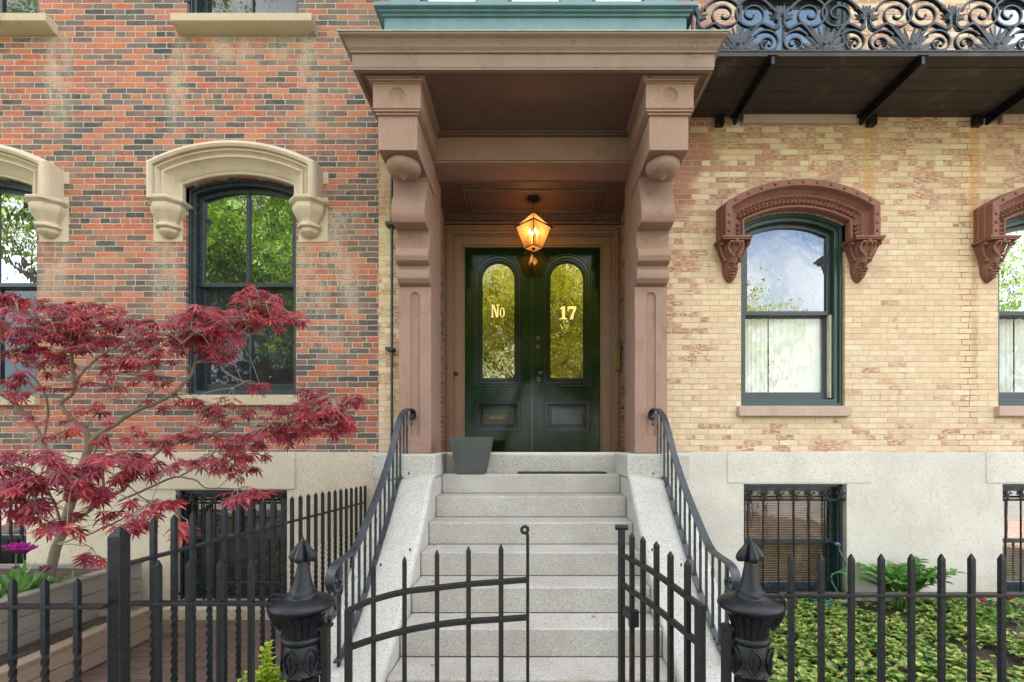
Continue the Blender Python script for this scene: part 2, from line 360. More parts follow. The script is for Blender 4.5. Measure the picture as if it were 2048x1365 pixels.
def leafy(name, stops, trans=.35, rough=.5, tcol=None):
    m = NM(name); g = m.n('ShaderNodeNewGeometry'); c = m.ramp(g.outputs['Random Per Island'], stops)
    c = m.mix(1.0, c, m.ramp(m.noise(30, 3), [(.3, .8), (.7, 1.2)]), 'MULTIPLY'); m.col(c); m.rough(rough)
    tr = m.n('ShaderNodeBsdfTranslucent'); m.l(m.mix(1.0, c, tcol or (1.3,1.3,.8), 'MULTIPLY'), tr.inputs[0]); q = m.n('ShaderNodeMixShader'); q.inputs[0].default_value = trans
    m.l(m.b.outputs[0], q.inputs[1]); m.l(tr.outputs[0], q.inputs[2]); m.l(q.outputs[0], m.out.inputs[0]); return m.m

def emit(name, c, s):
    m = NM(name); m.col((.8,.6,.3)); m.b.inputs['Emission Color'].default_value = c+(1,); m.b.inputs['Emission Strength'].default_value = s; return m.m

def iron(name, c=(.0055,.0065,.009), rough=.30, spec=.30):
    m = NM(name); n = m.noise(25, 5, .7); cc = m.mix(m.smooth(n, .3, .75), c, tuple(a*1.9 for a in c))
    ru = m.smooth(m.noise(6, 6, .75), .64, .74); cc = m.mix(m.ma('MULTIPLY', ru, .5), cc, (.10,.055,.035))
    m.col(cc); m.rough(m.ramp(m.noise(40, 4, .7), [(.3, rough-.08), (.7, rough+.16)])); m.b.inputs['Specular IOR Level'].default_value = spec
    m.bump(m.ma('ADD', m.noise(110, 4, .7), m.noise(25, 3)), .0022); return m.m

def timber(name, c):
    m = NM(name); g = m.noise(3, 6, .7, m.map((40, 1.5, 40)), .6); cc = m.mix(1.0, c, m.ramp(g, [(.25, .62), (.75, 1.3)]), 'MULTIPLY')
    m.col(m.mix(m.ma('MULTIPLY', m.smooth(m.noise(1.5, 4), .5, .7), .35), cc, (.2,.16,.12))); m.rough(.85); m.bump(g, .003); return m.m

def blinds(name):
    m = NM(name); x, y, z = m.xyz(); s = m.ma('SINE', m.ma('MULTIPLY', z, 2*pi/.0265)); c = m.mix(m.smooth(s, -.2, .9), (.10,.055,.035), (.42,.26,.17))
    c = m.mix(m.smooth(m.noise(2.2, 3, .6), .45, .62), c, m.mix(.5, c, (.55,.36,.24))); m.col(c); m.rough(.5); m.bump(s, .004); return m.m

M = {}
M['red'] = red_brick('old_red_brick'); M['yel'] = yellow_brick('worn_buff_brick'); M['redv'] = red_brick('vestibule_red_brick', False)
M['pave'] = paver('brown_brick_paving')
M['gran_r'] = granite('pale_grey_granite', (.54,.50,.46), (.64,.60,.56), stain=.38, dark=.5)
M['gran_l'] = granite('cream_granite', (.56,.48,.35), (.64,.56,.44), stain=.3, dark=.6)
M['gran_s'] = granite('step_granite', (.32,.295,.27), (.42,.395,.365), stain=.5, dark=.85)
M['gran_c'] = granite('cheek_granite', (.42,.405,.375), (.51,.495,.46), stain=.35, dark=.75)
M['brown'] = stone('brownstone', (.275,.17,.14), (.385,.25,.20), tool=1, stainc=(.20,.13,.10), st=.55)
M['brownp'] = plain('brown_painted_wood', (.21,.125,.095), .5, var=.1, bumpd=.002, bscale=40)
M['fascia'] = stone('brown_painted_cornice', (.20,.135,.112), (.28,.19,.158), stainc=(.13,.12,.08), st=.5, rough=.6)
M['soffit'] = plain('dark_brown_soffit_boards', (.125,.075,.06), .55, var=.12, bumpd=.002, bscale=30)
M['casing'] = plain('brown_gloss_casing', (.20,.115,.075), .35, var=.08)
M['sand'] = stone('tan_sandstone', (.50,.415,.31), (.59,.50,.385), stainc=(.20,.16,.11), st=.35)
M['sandsill'] = stone('tan_sill_stone', (.48,.40,.28), (.56,.47,.34), tool=1, stainc=(.22,.18,.12), st=.5)
M['terra'] = stone('dark_red_iron_hood', (.19,.065,.045), (.25,.115,.09), stainc=(.10,.045,.04), st=.6, rough=.55)
M['pinksill'] = stone('pink_sandstone_sill', (.46,.33,.28), (.52,.38,.33), tool=1, stainc=(.28,.2,.17), st=.4)
M['iron'] = iron('black_painted_iron'); M['irons'] = iron('satin_black_handrail_iron', (.012,.017,.024), .34, .7)
M['ironb'] = iron('cast_balcony_iron', (.008,.012,.018), .25, .42)
M['ironr'] = iron('worn_black_gate_iron', (.009,.008,.008), .42)
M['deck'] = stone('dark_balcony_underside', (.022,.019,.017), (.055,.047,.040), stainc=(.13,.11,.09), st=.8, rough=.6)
M['blue'] = plain('blue_black_window_paint', (.020,.030,.038), .3, var=.2)
M['teal'] = plain('green_window_paint', (.018,.046,.044), .35, var=.15)
M['sash'] = plain('dark_slate_sash_paint', (.028,.040,.054), .35, var=.15)
M['bay'] = plain('teal_bay_paint', (.11,.20,.225), .45, var=.12, bumpd=.002, bscale=25)
M['door'] = gloss_paint('gloss_green_door_paint', (.003,.015,.003), .20, .07)
M['doorm'] = gloss_paint('gloss_dark_green_moulding', (.0015,.006,.004), .35, .10)
M['brass'] = plain('aged_brass', (.25,.17,.07), .35, metal=.8, var=.3)
M['bronze'] = plain('dull_bronze', (.075,.055,.035), .5, metal=.6, var=.3)
M['gold'] = plain('gold_leaf_lettering', (1.0,.78,.28), .42, metal=.75, var=.05)
M['ink'] = plain('dark_lettering_edge', (.12,.08,.02), .5)
M['g_red'] = glass('wavy_window_glass', .17, (.92,.95,1.0))
M['g_low'] = glass('screened_window_glass', .06, (.8,.85,.9), (.022,.024,.026))
M['g_lb'] = glass('basement_room_glass', .14, (.95,.95,.9), (.035,.03,.025))
M['g_up'] = glass('curtained_upper_glass', .04, (.50,.55,.55), (.07,.10,.11))
M['g_yel'] = glass('clear_window_glass', .18, (.93,.97,1.0), (.05,.06,.07), .0)
M['g_shade'] = glass('glass_before_white_shade', .07, (.95,1,1), (.3,.3,.3), .93)
M['g_base'] = glass('basement_window_glass', .12, (.9,.9,.9), (.03,.02,.015), .85)
M['g_door'] = glass('amber_door_glass', .19, (1.0,.86,.46), (.05,.04,.012), wav=.002)
M['white'] = plain('white_window_shade', (.80,.82,.78), .8, var=.04)
M['cream'] = plain('cream_window_stop', (.60,.56,.46), .5)
M['blind'] = blinds('tan_slatted_blind')
M['dark'] = plain('dark_room', (.012,.012,.013), .9)
M['soil'] = plain('dark_garden_soil', (.055,.038,.026), .95, var=.5, scale=14, bumpd=.03, bscale=30)
M['timb'] = timber('silvered_planter_boards', (.27,.235,.205)); M['timb2'] = timber('warm_planter_boards', (.30,.22,.16))
M['bark'] = stone('grey_maple_bark', (.22,.17,.13), (.34,.29,.22), stainc=(.12,.14,.08), st=.5, bd=.006)
M['bark2'] = stone('brown_street_tree_bark', (.10,.08,.06), (.16,.13,.10), bd=.02)
M['maple'] = leafy('crimson_maple_leaf', [(0,(.12,.011,.024)),(.25,(.30,.030,.052)),(.5,(.21,.024,.055)),(.75,(.43,.066,.098)),(.90,(.46,.058,.038)),(1,(.13,.013,.040))], .38, .34, (1.5,.8,.7))
M['ivy'] = leafy('ground_cover_leaf', [(0,(.04,.11,.02)),(.25,(.09,.20,.03)),(.5,(.20,.31,.05)),(.72,(.32,.40,.09)),(.9,(.44,.50,.14)),(.96,(.36,.36,.12)),(1,(.42,.27,.12))], .25, .4)
M['lime'] = leafy('lime_shrub_leaf', [(0,(.30,.36,.02)),(.5,(.42,.48,.04)),(1,(.22,.30,.02))], .3, .4)
M['green'] = leafy('fresh_green_leaf', [(0,(.06,.20,.03)),(.5,(.10,.28,.05)),(1,(.20,.36,.09))], .3, .4)
M['tulipleaf'] = leafy('blue_green_tulip_leaf', [(0,(.08,.20,.05)),(1,(.18,.34,.10))], .25, .4)
M['purple'] = leafy('purple_tulip_petal', [(0,(.28,.015,.20)),(.5,(.45,.03,.34)),(1,(.20,.01,.14))], .3, .45, (1.3,.8,1.2))
M['pinkp'] = leafy('crimson_tulip_petal', [(0,(.35,.01,.06)),(1,(.55,.04,.12))], .3, .45, (1.3,.8,.9))
M['cream_f'] = leafy('cream_flower', [(0,(.7,.68,.45)),(1,(.8,.78,.6))], .3)
M['tree'] = leafy('street_tree_leaf', [(0,(.07,.15,.02)),(.5,(.15,.26,.035)),(1,(.27,.38,.06))], .45, .5)
M['tree2'] = leafy('spring_tree_leaf', [(0,(.16,.20,.022)),(.5,(.27,.31,.045)),(1,(.40,.42,.08))], .5, .5)
M['pot'] = plain('charcoal_planter_clay', (.055,.060,.062), .6, var=.15, bumpd=.001)
M['mat'] = plain('black_rubber_mat', (.02,.02,.021), .9, bumpd=.01, bscale=120)
M['hose'] = plain('green_hose', (.015,.10,.06), .4)
M['tapb'] = plain('blue_tap_handle', (.02,.10,.4), .4)
M['pipe'] = plain('dark_green_downpipe', (.03,.038,.028), .5)
M['lglass'] = None

# ------------------------------------------------------------------ setting
g = MB(); g.add([(-300,-300,-.04),(300,-300,-.04),(300,300,-.04),(-300,300,-.04)], [(0,1,2,3)])
grass = NM('park_lawn'); grass.col(grass.mix(grass.noise(3, 6), (.07,.085,.04), (.11,.12,.06))); grass.rough(.9)
struct('ground', g, grass.m, smooth=0)
g = MB().add([(-60,-15,-.02),(60,-15,-.02),(60,-6.2,-.02),(-60,-6.2,-.02)], [(0,1,2,3)])
struct('road', g, plain('asphalt', (.075,.072,.070), .85, var=.2, bumpd=.01), smooth=0)
g = MB().box(-60, 60, -6.2, -3.22, -.05, .0)
struct('pavement', g, M['pave'], smooth=0)
g = MB().box(-7.5, -.95, -3.1, .5, -.06, -.01)
struct('courtyard_paving', g, M['pave'], smooth=0)
g = MB(); n = 40; rows = []
for j in range(31):
    yy = -3.02+3.02*j/30
    rows.append([(1.36+i/n*7, yy, .07+.07*j/30+.03*noise.noise(V((i*.35, j*.4, 1)))) for i in range(n+1)])
g.loft(rows); struct('garden_bed_soil', g, M['soil'], smooth=60)
# granite curb that carries the front fence
kb = MB().box(-8, -1.0, -3.22, -3.02, -.05, .13).box(.98, 8.4, -3.16, -2.96, -.05, .13)
tag(kb.build('fence_curb', M['gran_s'], bevel=.01), 'low granite curb under the front iron fence', 'curb')

# ------------------------------------------------------------------ the two houses
RX0, RX1 = -9.0, X(757); YX0, YX1 = X(757)+.001, 9.0
TOP = 10.5; BT = Z(905)      # top of granite base
PL, PR = -2.742, 2.722       # window pitch
red = thing('brick_house', 'red and charcoal brick house with tan arched stone window hoods, left of the entrance', 'house', (-4.5, 0, 0))
yel = thing('townhouse', 'buff brick house with dark red window hoods, iron balcony and brownstone entrance with green doors', 'house', (2.5, 0, 0))

lw = dict(cx=(X(372)+X(592))/2, hw=(X(592)-X(372))/2, z0=Z(791), zs=Z(376), rise=.112)
rw = dict(cx=(X(1482)+X(1690))/2, hw=(X(1690)-X(1482))/2, z0=Z(812), zs=Z(449), rise=.137)
lu = dict(cx=(X(374)+X(597))/2, hw=(X(597)-X(374))/2, z0=E+4.46, zs=E+6.8, rise=.1)
ru = dict(cx=rw['cx'], hw=.60, z0=E+3.5, zs=E+6.2, rise=.1)
lb = dict(cx=(X(355)+X(577))/2, hw=(X(577)-X(355))/2, z0=Z(1200), zs=Z(980), rise=0)
rb = dict(cx=(X(1485)+X(1690))/2, hw=(X(1690)-X(1485))/2, z0=Z(1197), zs=Z(968), rise=0)
def OL(d, t=0, dx=0): return outline(d['cx']+dx, d['hw'], d['z0'], d['zs'], d['rise'], t)
def rect(x0, x1, z0, z1): return [(x0,z0),(x1,z0),(x1,z1),(x0,z1)]
holes = [OL(lw, 0, k*PL) for k in (0,1)]+[OL(lu, 0, k*PL) for k in (0,1)]
MB().plate(rect(RX0, RX1, BT, TOP), holes, 0, .22).build('wall', M['red'], red, smooth=0)
DCX = .02; OPW = 1.10
door_hole = [(DCX-OPW, BT), (DCX+OPW, BT), (DCX+OPW, E+2.95), (DCX-OPW, E+2.95)]
holes = [OL(rw, 0, k*PR) for k in (0,1)]+[OL(ru, 0, k*PR) for k in (0,1)]+[[(a, b+.0005) for a, b in door_hole]]
MB().plate(rect(YX0, YX1, BT, TOP), holes, 0, .22).build('wall', M['yel'], yel, smooth=0)
# granite bases, 3 cm proud of the brick
MB().plate(rect(RX0, RX1-.02, -.05, BT), [OL(lb, 0, k*PL) for k in (0,1)], -.03, .28, skirt=.06).build('foundation', M['gran_l'], red, smooth=0)
MB().plate(rect(YX0-.02, YX1, -.05, BT), [OL(rb, 0, k*PR) for k in (0,1)], -.03, .28, skirt=.06).build('foundation', M['gran_r'], yel, smooth=0)
# solid backs keep the sun and sky out of the rooms
for nm, a, b, h in (('roof_and_back', RX0, RX1, red), ('roof_and_back', YX0, YX1, yel)):
    q = MB().box(a, b, 9, 9.2, -.05, TOP).box(a, b, 0.002, 9, TOP-.2, TOP-.003)
    if h is red: q.box(a, a+.2, .23, 9, -.05, TOP-.2)
    else: q.box(b-.2, b, .23, 9, -.05, TOP-.2).box(-1.62, -1.5, 2.0, 9, -.05, TOP-.2)
    q.build(nm, M['dark'], h, smooth=0)

# granite lintel blocks and sills
def blk(name, mat, parent, x0, x1, z0, z1, y0, y1, bev=.006): return MB().box(x0, x1, y0, y1, z0, z1).build(name, mat, parent, bevel=bev)
for k in (0,1):
    dx = k*PL
    blk('lintel', M['gran_l'], red, X(300)+dx, X(593)+dx-.002, Z(978), BT+.004, -.042, .02, .004)
    blk('basement_sill', M['gran_l'], red, X(345)+dx, X(590)+dx, Z(1238), Z(1214)+.03, -.16, .1, .008)
    dx = k*PR
    blk('lintel', M['gran_r'], yel, X(1452)+dx, X(1735)+dx, Z(966), BT+.004, -.037, .02, .004)
    blk('basement_sill', M['gran_r'], yel, X(1478)+dx, X(1697)+dx, Z(1215), Z(1197), -.07, .1, .008)
MB().box(X(597), RX1-.025, -.036, .0, Z(1400), BT+.003).build('foundation_block', M['gran_l'], red, bevel=.004)
for k in (0,1):   # sills
    dx = k*PL
    blk('sill', M['sandsill'], red, X(357)+dx, X(598)+dx, Z(812), Z(791), -.05, .06, .008)
    prof = [(-.13, E+4.47), (-.13, E+4.39), (-.10, E+4.375), (-.03, E+4.34), (0.0, E+4.34), (.05, E+4.34), (.05, E+4.46)]
    MB().prism(prof, X(340, 4.87)+dx, X(623, 4.87)+dx).build('sill', M['sandsill'], red, bevel=.006)
    dx = k*PR
    blk('sill', M['pinksill'], yel, X(1478, 4.95)+dx, X(1702, 4.95)+dx, Z(833, 4.95), Z(813, 4.95), -.06, .06, .008)
    blk('sill', M['pinksill'], yel, X(1482)+dx, X(1708)+dx, E+3.395, E+3.50, -.05, .06, .008)

# ---- sash windows
def sash_window(parent, d, dx, fm, sm, gu, gl, mull=False, curtain=None, mr=None, deep=.0, frame_w=.05, stop=None, low_mull=False):
    cx, hw, z0, zs, rise = d['cx']+dx, d['hw'], d['z0'], d['zs'], d['rise']
    o = lambda t: outline(cx, hw, z0, zs, rise, t)
    y = deep
    w = MB().ring(o(.001), o(frame_w), y+.06, y+.30).ring(o(.001), o(frame_w*.45), y+.035, y+.075).build('window', fm, parent, bevel=.004)
    if mr is None: mr = z0+(zs-z0)*.5
    t0 = frame_w+.001
    # upper sash
    up = [p for p in o(t0)]; up_o = [(p[0], max(p[1], mr)) for p in up]
    inn = o(t0+.045); up_i = [(p[0], max(p[1], mr+.045)) for p in inn]
    u = MB().ring(up_o, up_i, y+.12, y+.16)
    if mull: u.box(cx-.014, cx+.014, y+.115, y+.155, mr+.02, zs+rise-t0-.03)
    s1 = u.build('sash', sm, w, bevel=.003)
    g1 = MB(); t = tessellate_polygon([[V((a,b,0)) for a,b in up_i]]); g1.add([(a, y+.145, b) for a, b in up_i], [tuple(q) for q in t]); g1.build('pane', gu, w, smooth=0)
    # lower sash, one step further in
    lo_o = rect(cx-hw+t0, cx+hw-t0, z0+t0, mr+.035); lo_i = rect(cx-hw+t0+.045, cx+hw-t0-.045, z0+t0+.085, mr-.005)
    u = MB().ring(lo_o, lo_i, y+.163, y+.20)
    if low_mull: u.box(cx-.012, cx+.012, y+.165, y+.195, z0+t0+.05, mr)
    u.build('sash', sm, w, bevel=.003)
    MB().add([(a, y+.188, b) for a, b in lo_i], [(0,1,2,3)]).build('pane', gl, w, smooth=0)
    if stop: MB().box(cx+hw-t0-.018, cx+hw-t0-.001, y+.105, y+.16, z0+t0+.02, mr).build('parting_bead', stop, w)
    if curtain: curtain(w, cx, hw, z0, zs+rise, mr, y)
    MB().box(cx-hw-.1, cx+hw+.1, y+.85, y+.87, z0-.1, zs+rise+.1).box(cx-hw-.1, cx+hw+.1, y+.3, y+.86, z0-.13, z0-.1).box(cx-hw-.1, cx+hw+.1, y+.3, y+.86, zs+rise+.1, zs+rise+.13).box(cx-hw-.13, cx-hw-.1, y+.3, y+.87, z0-.1, zs+rise+.1).box(cx+hw+.1, cx+hw+.13, y+.3, y+.87, z0-.1, zs+rise+.1).build('room_interior', M['dark'], w, smooth=0)
    return w
for k in (0,1):
    sash_window(red, lw, k*PL, M['blue'], M['blue'], M['g_red'], M['g_low'], mull=True, mr=Z(577, 5.16), deep=0, low_mull=True, frame_w=.055)
    sash_window(red, lu, k*PL, M['blue'], M['blue'], M['g_low'], M['g_low'], mull=True, frame_w=.055, low_mull=True)
def shades(w, cx, hw, z0, zt, mr, y):
    for a, b in ((cx-hw+.05, cx-hw+.40), (cx-hw+.415, cx+hw-.05)):
        q = MB(); n = 24; q.loft([[(a+(b-a)*i/n, y+.235+.006*sin(i*1.9), z) for i in range(n+1)] for z in (z0+.08, mr-.012)]); q.build('shade', M['white'], w)
for k in (0,1):
    sash_window(yel, rw, k*PR, M['teal'], M['sash'], M['g_yel'], M['g_shade'], curtain=shades, mr=Z(633, 5.16), stop=M['cream'], frame_w=.075)
    w = sash_window(yel, ru, k*PR, M['teal'], M['sash'], M['g_up'], M['g_up'], mull=True, frame_w=.09, low_mull=True)
def slats(w, cx, hw, z0, zt, mr, y): MB().box(cx-hw+.02, cx+hw-.02, y+.24, y+.245, z0, zt).build('blind', M['blind'], w, smooth=0)
for k in (0,1):
    sash_window(yel, rb, k*PR, M['teal'], M['blue'], M['g_base'], M['g_base'], curtain=slats, mr=Z(1085, 5.15), frame_w=.04, deep=-.0)
    sash_window(red, lb, k*PL, M['blue'], M['blue'], M['g_lb'], M['g_lb'], mr=Z(1078, 5.15), frame_w=.05, mull=True, deep=.0)

# ---- basement window bars with fleur-de-lis heads
def fleur(q, x, y, z, s=1.0):
    q.ell((x, y, z+.032*s), (.0085*s, .006*s, .030*s), 8, 6); q.ell((x, y, z+.066*s), (.004*s, .004*s, .012*s), 6, 4)
    for sd in (-1, 1):
        pts = [(x+sd*.004*s, y, z+.006*s), (x+sd*.016*s, y, z+.022*s), (x+sd*.026*s, y, z+.038*s), (x+sd*.034*s, y, z+.036*s), (x+sd*.034*s, y, z+.026*s)]
        q.tube(catmull(pts, 3), .005*s, 6, nrm=(0,1,0), scale=lambda t: 1.15-.5*t)
        q.ell((x+sd*.014*s, y, z-.012*s), (.007*s, .005*s, .009*s), 6, 4)
    q.box(x-.020*s, x+.020*s, y-.007*s, y+.007*s, z-.002*s, z+.008*s)
def grille(parent, d, dx, n, ztop, y):
    cx, hw = d['cx']+dx, d['hw']; g = MB()
    g.box(cx-hw-.03, cx+hw-.0, y-.005, y+.005, ztop-.012, ztop+.012)
    g.box(cx-hw-.0, cx+hw-.0, y-.005, y+.005, d['z0']+.06, d['z0']+.08)
    gr = g.build('window_grille', M['iron'], parent, bevel=.002)
    for i in range(n):
        x = cx-hw+.05+(2*hw-.11)*i/(n-1)
        b = MB().tube([(x, y, d['z0']+.005), (x, y, ztop+.01)], .0085, 8, nrm=(0,1,0)); fleur(b, x, y-.012, ztop+.022, 1.5); b.build('bar', M['iron'], gr)
for k in (0,1):
    grille(red, lb, k*PL, 10, Z(1006, 4.99), -.01)
    grille(yel, rb, k*PR, 7, Z(1000, 4.99), -.01)

# ---- arched window hoods
def hood_loft(d, dx, zleg, prof, n=26):
    cx, hw, zs, rise = d['cx']+dx, d['hw'], d['zs'], d['rise']; Rr = (hw*hw+rise*rise)/(2*rise); zc = zs+rise-Rr
    rows = []
    def path(t):
        r = Rr+t; h = hw+t; th = math.asin(h/r); out = [(cx-h, zleg)]
        for i in range(n+1): q = -th+2*th*i/n; out.append((cx+r*sin(q), zc+r*cos(q)))
        out.append((cx+h, zleg)); return out
    for t, p in prof: rows.append([(a, -p, b) for a, b in path(t)])
    m = MB().loft(rows)
    for e in (0, n+2):   # close the feet
        vs = [r[e] for r in rows]; tr = tessellate_polygon([[V((v[0], v[1], 0)) for v in vs]]); m.add(vs, [tuple(q) for q in tr])
    return m, Rr, zc, path
lprof = [(0,-.04),(0,.045),(.010,.055),(.022,.056),(.026,.062),(.055,.080),(.090,.105),(.120,.138),(.126,.150),(.140,.152),(.144,.128),(.158,.130),(.172,.142),(.182,.170),(.192,.174),(.196,.158),(.206,.160),(.212,.192),(.235,.205),(.255,.200),(.272,.184),(.284,.160),(.288,.14),(.288,-.01)]
def hood_left(dx):
    m, Rr, zc, path = hood_loft(lw, dx, Z(402, 4.87), lprof); h = m.build('window_hood', M['sand'], red, smooth=40)
    # uneven cement patching round the hood, a few mm proud of the brick
    q = MB(); rr = random.Random(3)
    for i in range(16):
        a = -1+2*i/15; x = lw['cx']+dx+a*(lw['hw']+.24); zt = zc+sqrt(max((Rr+.27)**2-(x-lw['cx']-dx)**2, 0)); zz = math.floor((zt+.05)/.0598)*.0598
        q.box(x-.05-.03*rr.random(), x+.05, -.005-.0007*(i%3), .01, zz-.12, zz-.0598*(i*7%3 == 0)*.5)
    for sd in (-1, 1): xx = lw['cx']+dx+sd*(lw['hw']+.185); q.box(xx-.155, xx+.155, -.009, .01, Z(485), Z(395)); q.box(xx+sd*.11-.04, xx+sd*.11+.05, -.0075, .01, Z(350)-.1, Z(345))
    q.build('mortar_patch', M['sand'], h, bevel=.002)
    for sd in (-1, 1):
        x = lw['cx']+dx+sd*(lw['hw']+.158); z = Z(400, 4.84); k = 1.0
        pr = [(.05,.045),(.195,.045),(.205,.03),(.20,.012),(.180,-.005),(.165,-.015),(.172,-.03),(.176,-.055),(.165,-.09),(.135,-.135),(.108,-.175),(.100,-.20),(.118,-.208),(.132,-.222),(.132,-.240),(.112,-.252),(.098,-.256),(.104,-.268),(.100,-.288),(.07,-.318),(.03,-.335),(.005,-.34)]
        m2 = MB(); m2.lathe((x, -.01, z), pr, 8, phase=pi/8, sy=1.0); m2.build('corbel', M['sand'], h, smooth=28, bevel=.005)
    return h
for k in (0,1): hood_left(k*PL)

rprof = [(0,-.04),(0,.075),(.008,.085),(.020,.088),(.026,.082),(.030,.060),(.045,.055),(.060,.060),(.085,.070),(.100,.082),(.106,.098),(.116,.104),(.124,.100),(.130,.110),(.150,.120),(.165,.150),(.172,.185),(.176,.19),(.236,.19),(.242,.184),(.242,.11),(.252,.105),(.252,.05),(.262,.045),(.262,-.01)]
def hood_right(dx):
    m, Rr, zc, path = hood_loft(rw, dx, Z(473, 4.82), rprof); h = m.build('window_hood', M['terra'], yel, smooth=40, bevel=.003)
    cx = rw['cx']+dx; st = MB()
    hw = rw['hw']; th = math.asin((hw+.206)/(Rr+.206))
    pts = [(-hw-.206, Z(473,4.82)+.055+.085*i) for i in range(3)]+[((Rr+.206)*sin(-th+2*th*(i+.6)/11.2), zc+(Rr+.206)*cos(-th+2*th*(i+.6)/11.2)) for i in range(11)]+[(hw+.206, Z(473,4.82)+.055+.085*i) for i in range(3)]
    for a, b in pts: MB().ell((cx+a, -.191, b), (.0155, .014, .0155), 12, 8).build('rivet', M['terra'], h)
    th2 = math.asin(hw/Rr)
    for i in range(7):
        q = th2*(-.6+1.2*i/6); MB().ell((cx+(Rr-.001)*sin(q), -.02, zc+(Rr-.001)*cos(q)), (.011,.011,.009), 8, 5).build('rivet', M['terra'], h)
    lf = MB(); n = 30; T = .068; th = math.asin((hw+T)/(Rr+T))
    def leafat(x, z, ux, uz):   # a curled acanthus leaf pointing outwards (u)
        sx, sz = uz, -ux
        for k2, (off, ln, wd) in enumerate(((0, .034, .0085), (-.010, .027, .006), (.010, .027, .006))):
            pts = [V((cx+x+ux*(t*ln-.030)+sx*off*(.7+t*.8), -(.060+.030*sin(t*2.6)+(.006 if not k2 else 0)), z+uz*(t*ln-.030)+sz*off*(.7+t*.8))) for t in (0, .5, 1, 1.5, 2)]
            lf.tube(pts, wd, 6, nrm=(0,1,0), scale=lambda t: .55+.75*sin(pi*min(1, t*1.05)))
        lf.ell((cx+x+ux*.036, -.098, z+uz*.036), (.010,.009,.010), 8, 5)
    for i in range(n): q = -th+2*th*(i+.5)/n; leafat((Rr+T)*sin(q), zc+(Rr+T)*cos(q), sin(q), cos(q))
    for sd in (-1, 1):
        for j in range(4): leafat(sd*(hw+T), Z(473,4.82)+.025+.047*j, sd, 0)
    lf.build('acanthus_band', M['terra'], h, smooth=60)['kind'] = 'stuff'
    for sd in (-1, 1):
        x = cx+sd*(hw+.125); z = Z(473, 4.82); c = MB()
        c.box(x-.155, x+.155, -.21, 0, z-.018, z-.0).box(x-.145, x+.145, -.20, 0, z-.034, z-.018).box(x-.165, x-.150, -.15, 0, z-.03, z+.0).box(x+.150, x+.165, -.15, 0, z-.03, z+.0)
        pr = [(.05,-.03),(.135,-.036),(.135,-.07),(.118,-.11),(.105,-.15),(.090,-.19),(.080,-.23),(.078,-.28),(.072,-.33),(.055,-.37),(.025,-.41),(.004,-.42)]
        c.lathe((x, -.01, z), pr, 20, sy=1.15)
        for s2 in (-1, 1):   # scrolling leaves over the bell
            c.tube(catmull([(x+s2*.020, -.155, z-.19), (x+s2*.055, -.160, z-.15), (x+s2*.075, -.160, z-.10), (x+s2*.060, -.185, z-.055), (x+s2*.030, -.19, z-.06), (x+s2*.032, -.18, z-.085)], 4), .014, 8, nrm=(0,1,0), scale=lambda t: 1.15-.5*t)
            c.tube(catmull([(x+s2*.085, -.09, z-.20), (x+s2*.115, -.09, z-.14), (x+s2*.135, -.10, z-.08), (x+s2*.150, -.12, z-.05), (x+s2*.135, -.15, z-.06)], 4), .015, 8, nrm=(0,1,0), scale=lambda t: .8+.4*t)
            c.ell((x+s2*.080, -.075, z-.205), (.024,.03,.022), 10, 6); c.ell((x+s2*.04, -.13, z-.125), (.012,.02,.03), 8, 6)
            c.ell((x+s2*.026, -.098, z-.262), (.013,.012,.008), 8, 5)        # eyes
            c.tube([(x+s2*.006, -.112, z-.245), (x+s2*.028, -.110, z-.232), (x+s2*.052, -.095, z-.245)], .008, 6, nrm=(0,1,0))  # brows
            c.ell((x+s2*.040, -.093, z-.298), (.018,.014,.016), 8, 6)        # cheeks
            c.ell((x+s2*.013, -.117, z-.297), (.011,.011,.008), 8, 5)
        c.ell((x, -.185, z-.052), (.024,.024,.024), 10, 7); c.ell((x, -.113, z-.275), (.011,.018,.030), 8, 6)
        c.tube([(x-.042, -.088, z-.322), (x, -.112, z-.317), (x+.042, -.088, z-.322)], .009, 8, nrm=(0,1,0))
        c.tube([(x-.036, -.082, z-.346), (x, -.102, z-.352), (x+.036, -.082, z-.346)], .009, 8, nrm=(0,1,0))
        c.ell((x, -.075, z-.378), (.026,.024,.020), 10, 6)
        c.build('corbel', M['terra'], h, smooth=50)
for k in (0,1): hood_right(k*PR)

# ------------------------------------------------------------------ brownstone entrance
CZ = E+3.19     # canopy soffit
ca = MB()
cp = [(0, CZ+.0), (0, CZ+.005)]
hx = 1.525; yf = 3.99-D0
def ringrow(off, z): return [(DCX-hx-off, .0, z), (DCX-hx-off, yf-off, z), (DCX+hx+off, yf-off, z), (DCX+hx+off, .0, z)]
ca.loft([ringrow(o, z) for o, z in [(-.035,CZ-.004),(-.035,CZ-.01),(0,CZ-.01),(0,CZ+.005),(.004,CZ+.01),(.004,CZ+.118),(.018,CZ+.122),(.018,CZ+.134),(.022,CZ+.14),(.035,CZ+.155),(.042,CZ+.18),(.060,CZ+.205),(.082,CZ+.215),(.088,CZ+.22),(.088,CZ+.238)]])
can = ca.build('canopy', M['fascia'], yel, smooth=25)
q = MB().loft([ringrow(o, z) for o, z in [(.089,CZ+.236),(.096,CZ+.236),(.096,CZ+.244),(-.02,CZ+.262)]]); q.add(ringrow(-.02, CZ+.262), [(0,1,2,3)]); q.build('flashing', plain('verdigris_lead_flashing', (.28,.36,.33), .5, var=.2), can, smooth=0)
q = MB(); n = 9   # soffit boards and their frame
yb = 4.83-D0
q.box(DCX-hx+.03, DCX+hx-.03, yf+.03, 0, CZ-.002, CZ+.02)
